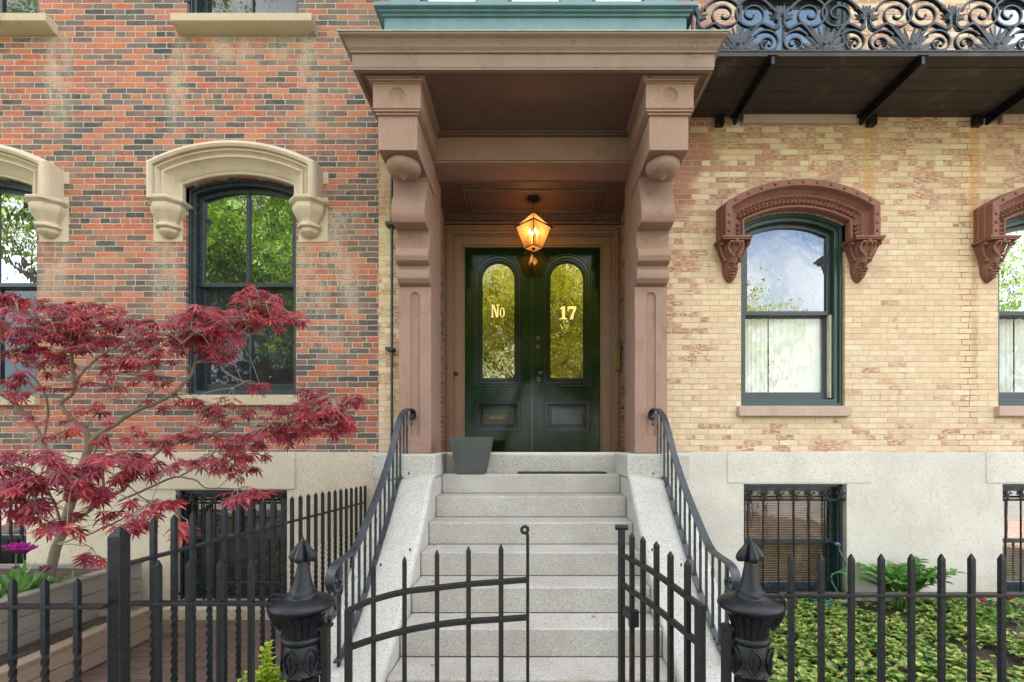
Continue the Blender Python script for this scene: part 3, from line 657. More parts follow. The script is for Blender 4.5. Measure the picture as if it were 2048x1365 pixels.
q.box(DCX-1.02, DCX-.995, yf+.05, yb-.0, CZ-.02, CZ-.003).box(DCX+.995, DCX+1.02, yf+.05, yb-.0, CZ-.02, CZ-.003).box(DCX-1.0, DCX+1.0, yb-.075, yb-.05, CZ-.02, CZ-.004).box(DCX-1.0, DCX+1.0, yb-.05, yb-.002, CZ-.035, CZ-.004)
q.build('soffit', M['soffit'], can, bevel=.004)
q = MB().box(DCX-1.03, DCX+1.03, yb, .16, E+2.90, CZ-.003).box(DCX-1.03, DCX+1.03, yb-.02, yb-.0, E+2.915, E+2.94)
q.build('entrance_beam', M['brown'], yel, bevel=.004)

# bracket: console profile (d, z above eye)
bp = [(5.27,-.066),(4.772,-.066),(4.772,1.60),(4.748,1.615),(4.70,1.625),(4.665,1.66),(4.655,1.70),(4.665,1.74),(4.70,1.765),(4.70,1.795),(4.665,1.80),(4.625,1.82),(4.605,1.86),(4.608,1.90),(4.63,1.94),(4.67,1.955),(4.68,1.965),(4.68,2.10),(4.665,2.125)]
for i in range(9): a = i/8; bp.append((4.56-.055*sin(a*pi*.5)-.10*(a**1.5)*0+.0, 2.125+.02*a)) if i == 0 else None
bp += [(4.50,2.135),(4.475,2.17),(4.465,2.22),(4.475,2.28),(4.50,2.35),(4.54,2.42),(4.565,2.49),(4.565,2.55),(4.54,2.587)]
bp += [(4.13,2.587),(4.13,2.90),(5.27,2.90)]
for sd in (-1, 1):
    cx = DCX+sd*1.185; x0, x1 = cx-.16, cx+.16
    body = [(d-D0, E+z) for d, z in bp]
    q = MB().prism(body[:-3]+[(-.40, E+2.587), (-.40, E+2.90), (.27, E+2.90)], x0, x1)
    # block and top block
    q.box(cx-.172, cx+.172, 4.13-D0, -.1, E+2.588, E+2.905)
    for (o, z0, z1) in ((.018, 2.885, 2.905), (.032, 2.905, 2.925), (.040, 2.925, 2.936)): q.box(cx-.172-o, cx+.172+o, 4.13-D0-o, -.1, E+z0, E+z1)
    q.box(cx-.207, cx+.207, 4.10-D0+.0301, -.1, E+2.936, CZ-.045)
    for (o, z0, z1) in ((.012, -.046, -.034), (.03, -.034, -.016), (.045, -.016, -.006)): q.box(cx-.207-o, cx+.207+o, 4.10-D0-o, -.1, CZ+z0, CZ+z1)
    br = q.build('bracket', M['brown'], yel, smooth=30, bevel=.006)
    cir = [(cx+.070*cos(2*pi*i/28), E+3.045+.070*sin(2*pi*i/28)) for i in range(28)]
    q = MB().plate(rect(cx-.207, cx+.207, E+2.937, CZ-.046), [cir], 4.10-D0, .001, skirt=.03)
    q.lathe((0,0,0), [], 3) if False else None
    rows = []
    for k2 in range(6): t = k2/5; rr2 = .070*cos(t*pi/2)+.001; rows.append([(cx+rr2*cos(2*pi*i/28), 4.10-D0+.022*sin(t*pi/2), E+3.045+rr2*sin(2*pi*i/28)) for i in range(28)])
    q.loft(rows, closed=True); q.build('roundel_block', M['brown'], br, smooth=40)
    q = MB().lathe((cx, 4.325-D0, E+2.587), [(.02,0),(.135,0),(.150,-.018),(.154,-.045),(.142,-.075),(.112,-.102),(.072,-.118),(.032,-.128),(.014,-.142),(.003,-.152)], 28); q.build('pendant', M['brown'], br, smooth=40)
    # pilaster face with a sunk round-headed groove
    gx = cx+sd*(-.02)*0; gr = [(gx-.048, E+.10), (gx+.048, E+.10)]+[(gx+.048*cos(pi*i/12), E+1.50+.048*sin(pi*i/12)) for i in range(13)]
    q = MB().plate(rect(cx-.1605, cx+.1605, E-.066, E+1.60), [gr], 4.745-D0, .018, back=True, skirt=.02); q.build('pilaster_face', M['brown'], br, smooth=30)
# downpipe in the corner
MB().tube([(X(787), -.06, E-.2), (X(787), -.06, E+3.1)], .014, 12, nrm=(0,1,0)).box(X(784)-.04, X(784)+.04, -.11, 0, E+1.0, E+1.03).box(X(784)-.04, X(784)+.04, -.11, 0, E+2.3, E+2.33).build('downpipe', M['pipe'], yel)

# vestibule
VD = 5.95-D0; CE = E+2.885
q = MB()
for sd in (-1, 1):
    x = DCX+sd*(OPW); q.box(min(x, x+sd*.1), max(x, x+sd*.1), .225, VD, E-.16, CE+.1)
q.build('vestibule_wall', M['redv'], yel, smooth=0)
q = MB().box(DCX-OPW-.1, DCX+OPW+.1, .161, VD+.1, CE, CE+.06)
for a, b, c, e2 in ((-.80,.80,.30,.33),(-.80,.80,.79,.82),(-.80,-.77,.33,.79),(.77,.80,.33,.79)): q.box(DCX+a, DCX+b, c, e2, CE-.018, CE-.001)
for a, b, c, e2 in ((-.75,.75,.345,.36),(-.75,.75,.76,.775),(-.75,-.735,.36,.76),(.735,.75,.36,.76)): q.box(DCX+a, DCX+b, c, e2, CE-.012, CE-.001)
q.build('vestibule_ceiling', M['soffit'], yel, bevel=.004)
q = MB()
for i in range(64): x = DCX-1.05+2.1*i/63; q.box(x-.010, x+.010, VD-.12, VD-.06, CE-.09, CE-.035)
q.box(DCX-OPW, DCX+OPW, VD-.07, VD, CE-.115, CE-.001).box(DCX-OPW, DCX+OPW, VD-.10, VD-.07, CE-.03, CE-.002)
q.build('dentil_course', M['soffit'], yel)
# door casing
dl, dr, dt, dbm = X(930, 5.95), X(1200, 5.95), Z(497, 5.95), E-.088
co = lambda t: rect(dl-t, dr+t, dbm-.01, dt+t)
q = MB()
def casing(t0, t1, y0):
    q.box(dl-t1, dl-t0, y0, VD+.05, dbm, dt+t1).box(dr+t0, dr+t1, y0, VD+.05, dbm, dt+t1).box(dl-t0, dr+t0, y0, VD+.05, dt+t0, dt+t1)
casing(0, .022, VD-.035); casing(.022, .125, VD-.05); casing(.125, .145, VD-.062); casing(.145, .185, VD-.085); casing(.185, .215, VD-.10); casing(.215, .26, VD-.075)
frm = q.build('door_frame', M['casing'], yel, bevel=.004)
MB().ell((X(912,5.87), VD-.075, Z(747,5.87)), (.028,.03,.028), 16, 10).lathe((X(912,5.87), VD-.05, Z(747,5.87)), [(.03,0),(.03,.005)], 3).build('door_bell', M['bronze'], frm)
q = MB().box(X(1231,5.8), X(1241,5.8), VD-.15, VD-.08, Z(740,5.8), Z(677,5.8)).box(X(1231,5.8)+.006, X(1241,5.8)-.006, VD-.154, VD-.15, Z(734,5.8), Z(712,5.8)); q.build('intercom', M['brass'], frm, bevel=.004)
# doors
def mould(q, ol, t0, t1, y0, y1): q.ring(ol(t0), ol(t1), y0, y1)
GL = {-1: (965, 1029), 1: (1100.5, 1166)}
for sd in (-1, 1):
    x0, x1 = (dl+.003, X(1063.5,5.95)) if sd < 0 else (X(1066,5.95), dr-.003)
    gx = [X(a, 5.97) for a in GL[sd]]; gcx = sum(gx)/2; ghw = (gx[1]-gx[0])/2
    zb, zsp = Z(757,5.97), Z(560,5.97)
    ol = lambda t: outline(gcx, ghw, zb, zsp, ghw, t, 20)
    pn = lambda t: rect(gcx-.295+t, gcx+.295-t, Z(866,5.95)+t, Z(801,5.95)-t)
    q = MB().plate(rect(x0, x1, dbm+.004, dt-.003), [ol(-.004), pn(.03)], VD+.0, .035); q.box(x0, x1, VD+.04, VD+.06, dbm+.004, zb-.12)
    dn = q.build('door', M['door'], yel, smooth=30)
    q = MB()
    for a, b, p in ((-.110,-.092,.016), (-.092,-.078,.004), (-.078,-.050,.026), (-.050,-.036,.010), (-.036,-.020,.018), (-.018,.002,-.010)): mould(q, ol, a, b, VD-p, VD+.03)
    for a, b, p in ((0,.012,.012), (.012,.024,.003), (.024,.044,.022), (.044,.056,.006), (.056,.064,-.008)): mould(q, pn, a, b, VD-p, VD+.034)
    q.box(gcx-.295+.10, gcx+.295-.10, VD+.006, VD+.034, Z(866,5.95)+.10, Z(801,5.95)-.10)
    q.build('moulding', M['doorm'], dn, bevel=.003)
    po = ol(-.002); t = tessellate_polygon([[V((a,b,0)) for a,b in po]]); MB().add([(a, VD+.02, b) for a, b in po], [tuple(k) for k in t]).build('pane', M['g_door'], dn, smooth=0)
    if sd < 0:
        fc = bpy.data.curves.new('letters', 'FONT'); fc.body = 'LETTERS'; fc.size = .042; fc.align_x = 'CENTER'; fc.extrude = .001; fo = bpy.data.objects.new('letters', fc); col.objects.link(fo)
        bpy.context.view_layer.update(); me_ = bpy.data.meshes.new_from_object(fo); bpy.data.objects.remove(fo)
        lo_ = bpy.data.objects.new('slot_lettering', me_); col.objects.link(lo_); me_.transform(Matrix.Translation((X(993,5.93), VD-.0095, Z(838.5,5.93))) @ Matrix.Rotation(R(90), 4, 'X')); me_.materials.append(M['brass']); put(lo_, dn)
    if sd > 0:
        MB().box(X(1059.5,5.93), X(1066,5.93)+.012, VD-.022, VD-.001, dbm+.01, dt-.005).box(X(1059.5,5.93)+.012, X(1066,5.93)-.0, VD-.034, VD-.022, dbm+.01, dt-.005).build('meeting_strip', M['doorm'], dn, bevel=.003)
        for (a, b, rr2) in ((1075,677,.026),(1075,694,.026)): k = MB(); k.lathe((0,0,0), [(rr2,0),(rr2,.012),(rr2*.5,.018),(.001,.018)], 16); nv = 64; vs = k.v[-nv:]; k.v[-nv:] = [(X(a,5.95)+p[0], VD-p[2], Z(b,5.95)+p[1]) for p in vs]; k.build('lock', M['bronze'], dn)
        MB().ell((X(1080,5.9), VD-.06, Z(747,5.9)), (.030,.026,.030), 16, 10).tube([(X(1080,5.9), VD-.05, Z(747,5.9)), (X(1080,5.9), VD+.0, Z(747,5.9))], .012, 10).box(X(1074,5.95), X(1081,5.95), VD-.008, VD, Z(764,5.95), Z(754,5.95)).build('handle', M['bronze'], dn)
    else:
        a, b, c, e2 = X(971,5.93), X(1015,5.93), Z(841,5.93), Z(827,5.93)
        sl = MB().box(a, b, VD-.004, VD+.005, c, e2).box(a+.03, b-.035, VD-.008, VD-.004, c+.014, e2-.012).build('mail_slot', M['bronze'], dn, bevel=.002)

# lettering, slab serif
def glyphs(parent, shapes, x, z, s, y):
    for grow, mat, yy in ((.0045, M['ink'], y), (0, M['gold'], y-.0012)):
        q = MB(); 
        for kk, poly in enumerate(shapes):
            cx = sum(p[0] for p in poly)/len(poly); cz = sum(p[1] for p in poly)/len(poly)
            pts = []
            n = len(poly); A = sum(poly[i][0]*poly[(i+1)%n][1]-poly[(i+1)%n][0]*poly[i][1] for i in range(n)); sg = 1 if A > 0 else -1
            for i in range(n):
                p0, p1, p2 = V(poly[i-1]), V(poly[i]), V(poly[(i+1)%n]); e1 = (p1-p0).normalized(); e3 = (p2-p1).normalized()
                n1 = V((e1.y, -e1.x))*sg; n2 = V((e3.y, -e3.x))*sg; m_ = (n1+n2); m_ = m_.normalized()/max(.35, m_.normalized().dot(n1)) if m_.length > 1e-4 else n1
                g_ = p1*s+m_*grow; pts.append((x+g_.x, z+g_.y))
            t = tessellate_polygon([[V((a,b,0)) for a,b in pts]]); q.add([(a, yy-kk*.00004, b) for a, b in pts], [tuple(k) for k in t])
        o = q.build('lettering', mat, parent, smooth=0)
    return o
def R4(a, b, c, d): return [(a,c),(b,c),(b,d),(a,d)]
gN = [R4(.03,.14,.0,1), R4(.46,.56,.0,1), [(.06,1),(.24,1),(.56,0),(.38,0)], R4(-.04,.21,0,.08), R4(-.04,.2,.92,1), R4(.38,.64,.92,1)]
def gO(ox, oz, w_, h_, iw):
    out = []
    for i in range(20):
        a, b = 2*pi*i/20, 2*pi*(i+1)/20
        out.append([(ox+w_*cos(a), oz+h_*sin(a)), (ox+w_*cos(b), oz+h_*sin(b)), (ox+(w_-iw)*cos(b), oz+(h_-iw*.6)*sin(b)), (ox+(w_-iw)*cos(a), oz+(h_-iw*.6)*sin(a))])
    return out
g1 = [R4(.18,.40,0,1), R4(.02,.56,0,.11), [(.0,.78),(.18,.78),(.40,1),(.22,1)], R4(0,.2,.78,.86)]
g7 = [R4(.0,.66,.78,1), R4(0,.10,.62,1), [(.66,.8),(.66,1),(.5,.9),(.15,0),(.42,0),(.50,.45)]]
doors = [o for o in col.objects if o.name.startswith('door') and o.parent is yel and o.type == 'MESH' and o.name in ('door', 'door.001')]
hN = 25.5*5.96/F
glyphs(doors[0], gN+gO(.86, .38, .20, .40, .105), X(982.5,5.96), Z(635,5.96), hN, VD+.016)
glyphs(doors[1], g1+[[(a+.60, b) for a, b in p] for p in g7], X(1119.5,5.96), Z(639,5.96), hN*1.03, VD+.016)

# ---- bay window over the canopy
by = 4.22-D0
bx0, bx1 = DCX-1.33, DCX+1.37
q = MB()
def bay(o, z0, z1): q.box(bx0-o, bx1+o, by-o, 0, z0, z1)
bay(.0, CZ+.2, E+3.66); bay(.012, E+3.66, E+3.675); bay(.0, E+3.675, E+3.83); bay(.02, E+3.83, E+3.85); bay(.045, E+3.85, E+3.87); bay(.075, E+3.87, E+3.905)
bay(-.03, E+3.905, E+3.95)
for x in (bx0+.03, X(949,4.24)+.02, X(1117,4.24)+.02, X(1285,4.24)+.02): q.box(x, x+.28, by+.03, by+.12, E+3.95, E+6.4)
q.box(bx0+.03, bx0+.1, by+.12, 0, E+3.95, E+6.4).box(bx1-.1, bx1-.03, by+.12, 0, E+3.95, E+6.4); bay(.05, E+6.4, E+6.7)
bay_o = q.build('bay_window', M['bay'], yel, bevel=.005)
for a, b in ((857,949),(1027,1117),(1196,1285)):
    fr = MB(); x0, x1 = X(a-14,4.26), X(b+8,4.26); fr.ring(rect(x0, x1, E+3.951, E+6.2), rect(x0+.045, x1-.03, E+3.975, E+6.15), by+.06, by+.10); fr.build('sash', M['sash'], bay_o, bevel=.003)
    MB().add([(x0+.03, by+.09, E+3.96), (x1-.03, by+.09, E+3.96), (x1-.03, by+.09, E+6.15), (x0+.03, by+.09, E+6.15)], [(0,1,2,3)]).build('pane', M['g_yel'], bay_o, smooth=0)
MB().box(bx0+.1, bx1-.1, by+.3, by+.31, E+3.96, E+6.3).build('shade', M['white'], bay_o, smooth=0)

# ---- balcony
bz = E+3.48; byf = 4.2-D0; bX0, bX1 = X(1385, 4.2)-.02, 8.6
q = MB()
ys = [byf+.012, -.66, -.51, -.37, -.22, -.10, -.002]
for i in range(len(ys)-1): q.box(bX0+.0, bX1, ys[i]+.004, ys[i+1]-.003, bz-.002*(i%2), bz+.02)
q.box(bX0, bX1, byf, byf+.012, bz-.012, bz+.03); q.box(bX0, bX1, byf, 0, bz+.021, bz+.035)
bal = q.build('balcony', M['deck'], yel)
beam0 = MB()
bxp = 2.15
beam0.box(bxp-.014, bxp+.014, byf-.004, 0, bz-.085, bz-.0105).box(bxp-.045, bxp+.045, byf-.012, -.0, bz-.0105, bz-.003)
b0 = beam0.build('support_beam', M['iron'], bal)
for k in range(1, 4): dup_part(b0, (1.335*k, 0, 0))
st0 = MB().box(X(1437)-.04, X(1437)+.04, -.06, .0, bz-.11, bz-.004).build('wall_bracket', M['iron'], bal)
for px in (1739, 1949): dup_part(st0, (X(px)-X(1437), 0, 0))
def spiral(cx, cz, a0, turns, r0, r1, n=44, p=1.0, dirn=1):
    return [(cx+(r0+(r1-r0)*(i/n)**p)*cos(a0+dirn*2*pi*turns*i/n), 0, cz+(r0+(r1-r0)*(i/n)**p)*sin(a0+dirn*2*pi*turns*i/n)) for i in range(n+1)]
U = 4.2/F/5.535
def panel():
    q = MB(); N_ = (0,1,0)
    flat = [(-.007,-.013),(.007,-.013),(.007,.013),(-.007,.013)]
    def c(pts, prof=flat, sc_=None, k=6): q.sweep([V(p) for p in (catmull(pts, k) if k else pts)], prof, N_, sc_)
    def xz(a, b): return (a*U, 0, (610-b)*U)
    blade = lambda w_: [(-w_,0),(-w_*.5,-.006),(0,-.010),(w_*.5,-.006),(w_,0),(0,.006)]
    for rowk, zo in ((0, 0), (1, 1)):
        for s in (-1, 1):
            m_ = lambda a, b: (lambda p: (p[0], p[1], p[2]) if not rowk else (p[0], p[1], 2*.508-p[2]))(xz(s*a, b))
            sp = []
            for i in range(50):   # big volute
                t = i/49; a = R(15)+t*2*pi*1.95; r = 205*(1-t)**.85*(1 if t > .0 else 1)+14
                cx, cz = 155-0*(1-t), 190
                r2 = r if t > .25 else r
                sp.append(m_(cx+r2*cos(a)*(1.0), cz-r2*sin(a)*.88))
            c(sp, flat, lambda t: 1.15-.35*t, 0)
            sp = []
            for i in range(40):   # small base volute
                t = i/39; a = R(150)-t*2*pi*1.8; r = 165*(1-t)**1.0*(.85 if t else .85)+12
                sp.append(m_(345-25*(1-t)+r*cos(a), 515-20*(1-t)-r*sin(a)*.9))
            if not rowk: c(sp, flat, lambda t: 1.1-.35*t, 0)
            c([m_(445,235), m_(440,310), m_(395,355), m_(330,325), m_(260,300), m_(200,340), m_(130,430), m_(60,520)], flat, lambda t: 1.5-.3*t)   # S arm
            c([m_(420,260), m_(445,200), m_(400,150), m_(340,90), m_(250,10), m_(215,-60)], flat, lambda t: 1.6-.6*t)
            for (a1, b1, a2, b2, wd) in ((430,245,475,95,.020),(425,235,440,90,.016),(430,240,395,110,.014),(430,250,345,190,.018),(430,250,350,235,.014),(440,290,410,370,.022),(430,330,355,360,.016)):
                mid = ((a1+a2)/2+s*0+12, (b1+b2)/2); c([m_(a1,b1), m_(*mid), m_(a2,b2)], blade(wd), lambda t: .55+.6*sin(pi*min(1, t*1.1))+.05, 5)
            p0 = m_(430,250); q.ell(p0, (.026,.020,.014), 10, 6); q.ell(m_(425,205), (.020,.018,.026), 10, 6)
            if not rowk:
                for (a1, b1, a2, b2, a3, b3, wd) in ((20,600,50,470,150,345,.030),(20,600,80,500,120,330,.022),(30,600,30,460,60,335,.018),(40,600,120,480,210,430,.026),(60,605,150,560,260,500,.024),(60,608,170,590,270,560,.020),(10,600,40,540,95,500,.020),(30,605,90,560,120,600,.02),(0,600,25,520,60,490,.016)):
                    c([m_(a1,b1), m_(a2,b2), m_(a3,b3)], blade(wd), lambda t: .5+.7*sin(pi*min(1, t*1.15))+.02, 5)
                for j in range(4): c([m_(240+8*j, 560-16*j), m_(270+10*j, 560-22*j), m_(290+14*j, 575-30*j)], blade(.010), None, 3)
                q.ell(m_(150,350), (.018,.016,.014), 8, 5)
    q.ell((0, 0, 100*U), (.03,.02,.022), 10, 6)
    q.box(-478*U, 478*U, -.018, .018, 0, .010); q.box(-478*U, 478*U, -.022, .022, 1.016, 1.03)
    return q
pn_ = panel(); dxp = X(1390+485/5.535, 4.2); off = V((dxp, byf+.02, bz+.036))
pn_.v = [(a+off.x, b+off.y, c+off.z) for a, b, c in pn_.v]
p0 = pn_.build('scroll_panel', M['ironb'], bal, smooth=40)
for k in range(1, 8): dup_part(p0, (.7665*k, 0, 0))
MB().tube([(X(1386,4.2), byf+.02, bz+.03), (X(1386,4.2), byf+.02, bz+1.1)], .012, 8, nrm=(0,1,0)).build('corner_post', M['ironb'], bal)

# ------------------------------------------------------------------ stoop
stoop = thing('stone_stoop', 'pale granite front steps with curved side walls rising to the green doors', 'steps', (0, -1.2, 0))
t_, r_ = .295, .187; LZ = E-.271; SW = .872
for i in range(9):
    df = 4.6-t_*i; z1 = LZ-r_*i
    if i == 8: df, z1 = 4.6-t_*8+.0, max(z1, .0)+.0
    yb_ = (4.875 if i == 0 else df+t_+.06)-D0
    if z1-r_ < -.2: break
    q = MB().box(-SW+.003, SW-.003, df-D0, yb_, max(z1-r_-.01, -.02) if i else z1-r_-.01, z1); st_ = q.build('step', M['gran_s'], stoop, bevel=.012, seg=3)
    if i: MB().box(-SW+.01, SW-.01, 4.6-t_*(i-1)-D0-.006, 4.6-t_*(i-1)-D0+.002, z1-.001, z1+.005).build('joint_shade_strip', M['soil'], st_)  # dark strip for the joint, doubling as painted contact shade at the riser foot
q = MB().box(-SW-.05, SW+.05, 4.87-D0, VD+.1, LZ-.2, E-.087); q.build('threshold', M['gran_s'], stoop, bevel=.01)
ck = [(4.30,.245),(4.22,.262),(4.15,.315),(4.06,.41),(3.89,.571),(3.65,.77),(3.42,.96),(3.2,1.13),(3.0,1.25),(2.87,1.31),(2.77,1.37),(2.71,1.47),(2.69,1.60)]
ckp = [(p.x-D0, E-p.y) for p in catmull([(a, b, 0) for a, b in ck], 4)]
for sd in (-1, 1):
    a, b = sorted((sd*SW, sd*1.37))
    cr = [(-.03, 0.0), (-.03, E-.245)]+ckp+[(2.69-D0, 0.0)]
    lo = lambda k: [(x_, y_, z_-(k*.085 if 0 < j < len(cr)-1 else 0)) for j, (y_, z_) in enumerate(cr) for x_ in (sd*(SW+.5*k),)]
    qq = MB().loft([lo(0), lo(.12), lo(.5), lo(1)], closed=True)
    for k_ in (0, 1): r_k = lo(k_); qq.f.append(tuple(range((0, 3)[k_]*len(r_k), (0, 3)[k_]*len(r_k)+len(r_k))))
    qq.build('side_wall', M['gran_c'], stoop, smooth=40, bevel=.035, seg=4)
    a, b = sorted((sd*SW, sd*1.44))
    MB().box(a, b, 4.28-D0, -.032, E-.30, E-.072).build('pedestal', M['gran_c'], stoop, bevel=.012, seg=3)
    q = MB()
    for (dd, zz, xo) in ((4.22,.255,.22),(4.12,.36,.30),(3.5,.89,.24),(3.02,1.24,.30),(3.6,.80,.05)):
        x = sd*(SW+xo); q.ell((x, dd-D0, E-zz+.012), (.007,.007,.014), 8, 5)
    q.build('iron_stud', M['iron'], stoop)

# ------------------------------------------------------------------ stair railings
def railing(sd, label):
    xx = sd*1.19+.012; t = thing('stair_railing', label, 'railing', (xx, -1.3, 0), 'stair railings beside the stoop')
    W = lambda d, z, dx=0: V((xx+dx, d-D0, E+z))
    hp = [(4.73,.28),(4.745,.315),(4.70,.35),(4.60,.362),(4.50,.352),(4.40,.325),(4.27,.26),(4.14,.136),(3.958,-.079),(3.686,-.325),(3.407,-.53),(3.18,-.675),(3.05,-.70),(2.93,-.705),(2.84,-.715),(2.78,-.75),(2.765,-.80),(2.79,-.85),(2.84,-.865),(2.875,-.835),(2.865,-.80),(2.84,-.80)]
    path = catmull([W(a, b) for a, b in hp], 6)
    h = MB().sweep(path, [(-.006,-.026),(.006,-.026),(.009,0),(.006,.026),(-.006,.026)], (1,0,0)).build('handrail', M['irons'], t, smooth=50)
    sc1 = MB(); sp = [W(4.69+.045*cos(a)*(1-i/30), .285+.045*sin(a)*(1-i/30)) for i, a in ((i, i*.35) for i in range(26))]; sc1.sweep(sp, SQ(.012, .03), (1,0,0)); sc1.ell(W(2.845,-.81), (.02,.02,.02), 10, 6)
    sp = catmull([W(2.86,-.86), W(2.83,-.93), W(2.85,-.99), W(2.81,-1.02), W(2.775,-1.0), W(2.79,-.97), W(2.81,-.985)], 5); sc1.sweep(sp, SQ(.012, .022), (1,0,0)); sc1.ell(W(4.66,.22), (.014,.02,.02), 8, 6)
    sc1.build('scroll', M['irons'], t, smooth=50)
    lp = [(4.60,-.215),(4.50,-.213),(4.42,-.225),(4.27,-.30),(3.987,-.551),(3.686,-.831),(3.45,-1.03),(3.262,-1.17),(3.12,-1.245),(2.98,-1.29),(2.86,-1.31)]
    def ckz(d):
        for a, b in zip(ck[:-1], ck[1:]):
            if b[0] <= d <= a[0]: return -(a[1]+(b[1]-a[1])*(a[0]-d)/(a[0]-b[0]))
        return -.245 if d > 4.3 else -1.5
    lpath = [W(a_, max(b_, ckz(a_)-.050+.022)) for a_, b_ in ((p.y+D0, p.z-E) for p in catmull([W(a, b) for a, b in lp], 6))]
    MB().sweep(lpath, SQ(.010, .040), (1,0,0)).build('bottom_rail', M['irons'], t, smooth=50)
    def zat(pa, y):
        for a, b in zip(pa[:-1], pa[1:]):
            if (a.y-y)*(b.y-y) <= 0 and abs(a.y-b.y) > 1e-6: k = (y-a.y)/(b.y-a.y); return a.z+(b.z-a.z)*k
        return None
    hmain = [p for i, p in enumerate(path) if 20 < i < 92]
    n = 14
    for i in range(n+2):
        d = 4.60-(4.60-2.90)*i/(n+1); y = d-D0; zt = zat(hmain, y); zb = zat(lpath, y)
        if zt is None or zb is None: continue
        end = i in (0, n+1); zb2 = zb-(.13 if i == 0 else .10 if i == n+1 else 0); L_ = zt-zb2; tw = (i % 2 == 0)
        pts = [V((xx, y, zb2+L_*k/40)) for k in range(41)]
        c0 = .5
        q = MB().sweep(pts, SQ(.0155 if not end else .020), (0,1,0), twist=(lambda u: 2*pi*1.5*min(1, max(0, (u-c0+.10)/.20))) if tw else (lambda u: 2*pi*2.5*min(1, max(0, (u-.62)/.22))))
        q.build('baluster', M['irons'], t, smooth=30)
    return t
railing(-1, 'left curving black iron handrail with volute ends, on the left wall of the steps')
railing(1, 'right curving black iron handrail with volute ends, on the right wall of the steps')

# ------------------------------------------------------------------ fences
def picket_mesh(x, y, z0, z1, s=.028, twist_from=None, pitch=.085, tip=.022, rot=0, m=None):
    q = m or MB(); a = s/2
    if twist_from is None:
        pr = [(a,z0-0),(a,z1-tip),(a*1.0,z1-tip),(.002,z1)]
        q.lathe((x,y,0), [(r*1.4142,z) for r, z in pr], 4, phase=pi/4+rot)
    else:
        n = int((twist_from-z0)/.007); rows = []
        for k in range(n+1):
            z = z0+(twist_from-z0)*k/n; th = -(twist_from-z)/pitch*pi/2*2
            r = a*1.4142; rows.append([(x+r*cos(th+pi/4+j*pi/2+rot), y+r*sin(th+pi/4+j*pi/2+rot), z) for j in range(4)])
        q.loft(rows, closed=True); q.lathe((x,y,0), [(a*1.4142,twist_from),(a*1.4142,z1-tip),(.002,z1)], 4, phase=pi/4+rot)
    return q
G = .0
# left front section
yl = 1.85-D0
f1 = thing('iron_fence', 'low black picket fence with twisted bars, left of the tall square post', 'fence', (-2.6, yl, .1), 'black iron fence sections')
zr = Z(1213, 1.85)
MB().box(X(-200,1.85)-1.4, X(212,1.85), yl-.018, yl+.018, zr-.007, zr+.007).build('rail', M['iron'], f1, bevel=.002); MB().box(X(-200,1.85)-1.4, X(212,1.85), yl-.015, yl+.015, .20, .214).build('rail', M['iron'], f1, bevel=.002)
p = picket_mesh(X(90,1.85), yl, .12, Z(1156,1.85), .0185, Z(1304,1.85)).build('picket', M['iron'], f1, smooth=30)
for k in (1, -1, -2, -3, -4, -5, -6, -7, -8): dup_part(p, (.1268*k*.999, 0, 0)) if k != 0 else None
# tall corner post
ps = MB(); pcx, pcy = X(238,1.93), 1.93-D0; a = .026
ps.lathe((pcx,pcy,0), [(a*1.414,.0),(a*1.414,Z(1078,1.88)),(a*1.44,Z(1077,1.88)),(.003,Z(1057,1.88))], 4, phase=pi/4)
fp = ps.build('fence_post', M['iron'], None, smooth=20, bevel=.003)
tag(fp, 'tall thick square black post with a pyramid top where three fence sections meet', 'fence post')
# short section between the post and the gate post
ym = 1.925-D0
f2 = thing('iron_fence', 'short run of four plain pickets between the square post and left gate post', 'fence', (-1.4, ym, .1), 'black iron fence sections')
zr = Z(1207,1.925)
MB().box(X(262,1.925), X(556,1.925), ym-.018, ym+.018, zr-.007, zr+.007).build('rail', M['iron'], f2, bevel=.002); MB().box(X(262,1.925), X(575,1.925), ym-.015, ym+.015, .20, .214).build('rail', M['iron'], f2, bevel=.002)
p = picket_mesh(X(316.5,1.925), ym, .12, Z(1121,1.925), .0195).build('picket', M['iron'], f2, smooth=30)
for k in (1,2,3): dup_part(p, ((X(378.5,1.925)-X(316.5,1.925))*k, 0, 0))
# right front section
yr = 1.985-D0
f3 = thing('iron_fence', 'plain spiked black picket fence in front of the green garden bed', 'fence', (2.2, yr, .1), 'black iron fence sections')
zr = Z(1190,1.985)
MB().box(X(1560,1.985), 4.6, yr-.018, yr+.018, zr-.007, zr+.007).build('rail', M['iron'], f3, bevel=.002); MB().box(X(1545,1.985), 4.6, yr-.015, yr+.015, .20, .214).build('rail', M['iron'], f3, bevel=.002)
p = picket_mesh(X(1582,1.985), yr, .12, Z(1108,1.985), .0195).build('picket', M['iron'], f3, smooth=30)
for k in range(1, 25): dup_part(p, (.1264*k, 0, 0))
# side fence running from the post back to the house
f4 = thing('iron_fence', 'twisted picket fence running back from the square post to the house wall', 'fence', (-1.74, -1.5, 0), 'black iron fence sections')
def rz(d): return E-(.505+(.59-.505)*(d-2.0)/3.0)
for a_, b_ in ((rz(1.97), rz(4.96)), (.28, .16)): MB().sweep([(-1.74, 1.97-D0, a_), (-1.74, -.04, b_)], SQ(.036, .014), (0,0,1)).build('rail', M['iron'], f4, bevel=.002)
d0 = 2.178; base = picket_mesh(-1.74, d0-D0, .04, rz(d0)+.182, .0215, rz(d0)-.235).build('picket', M['iron'], f4, smooth=30)
for k in range(1, 23): dup_part(base, (0, .1263*k, rz(d0+.1263*k)-rz(d0)))

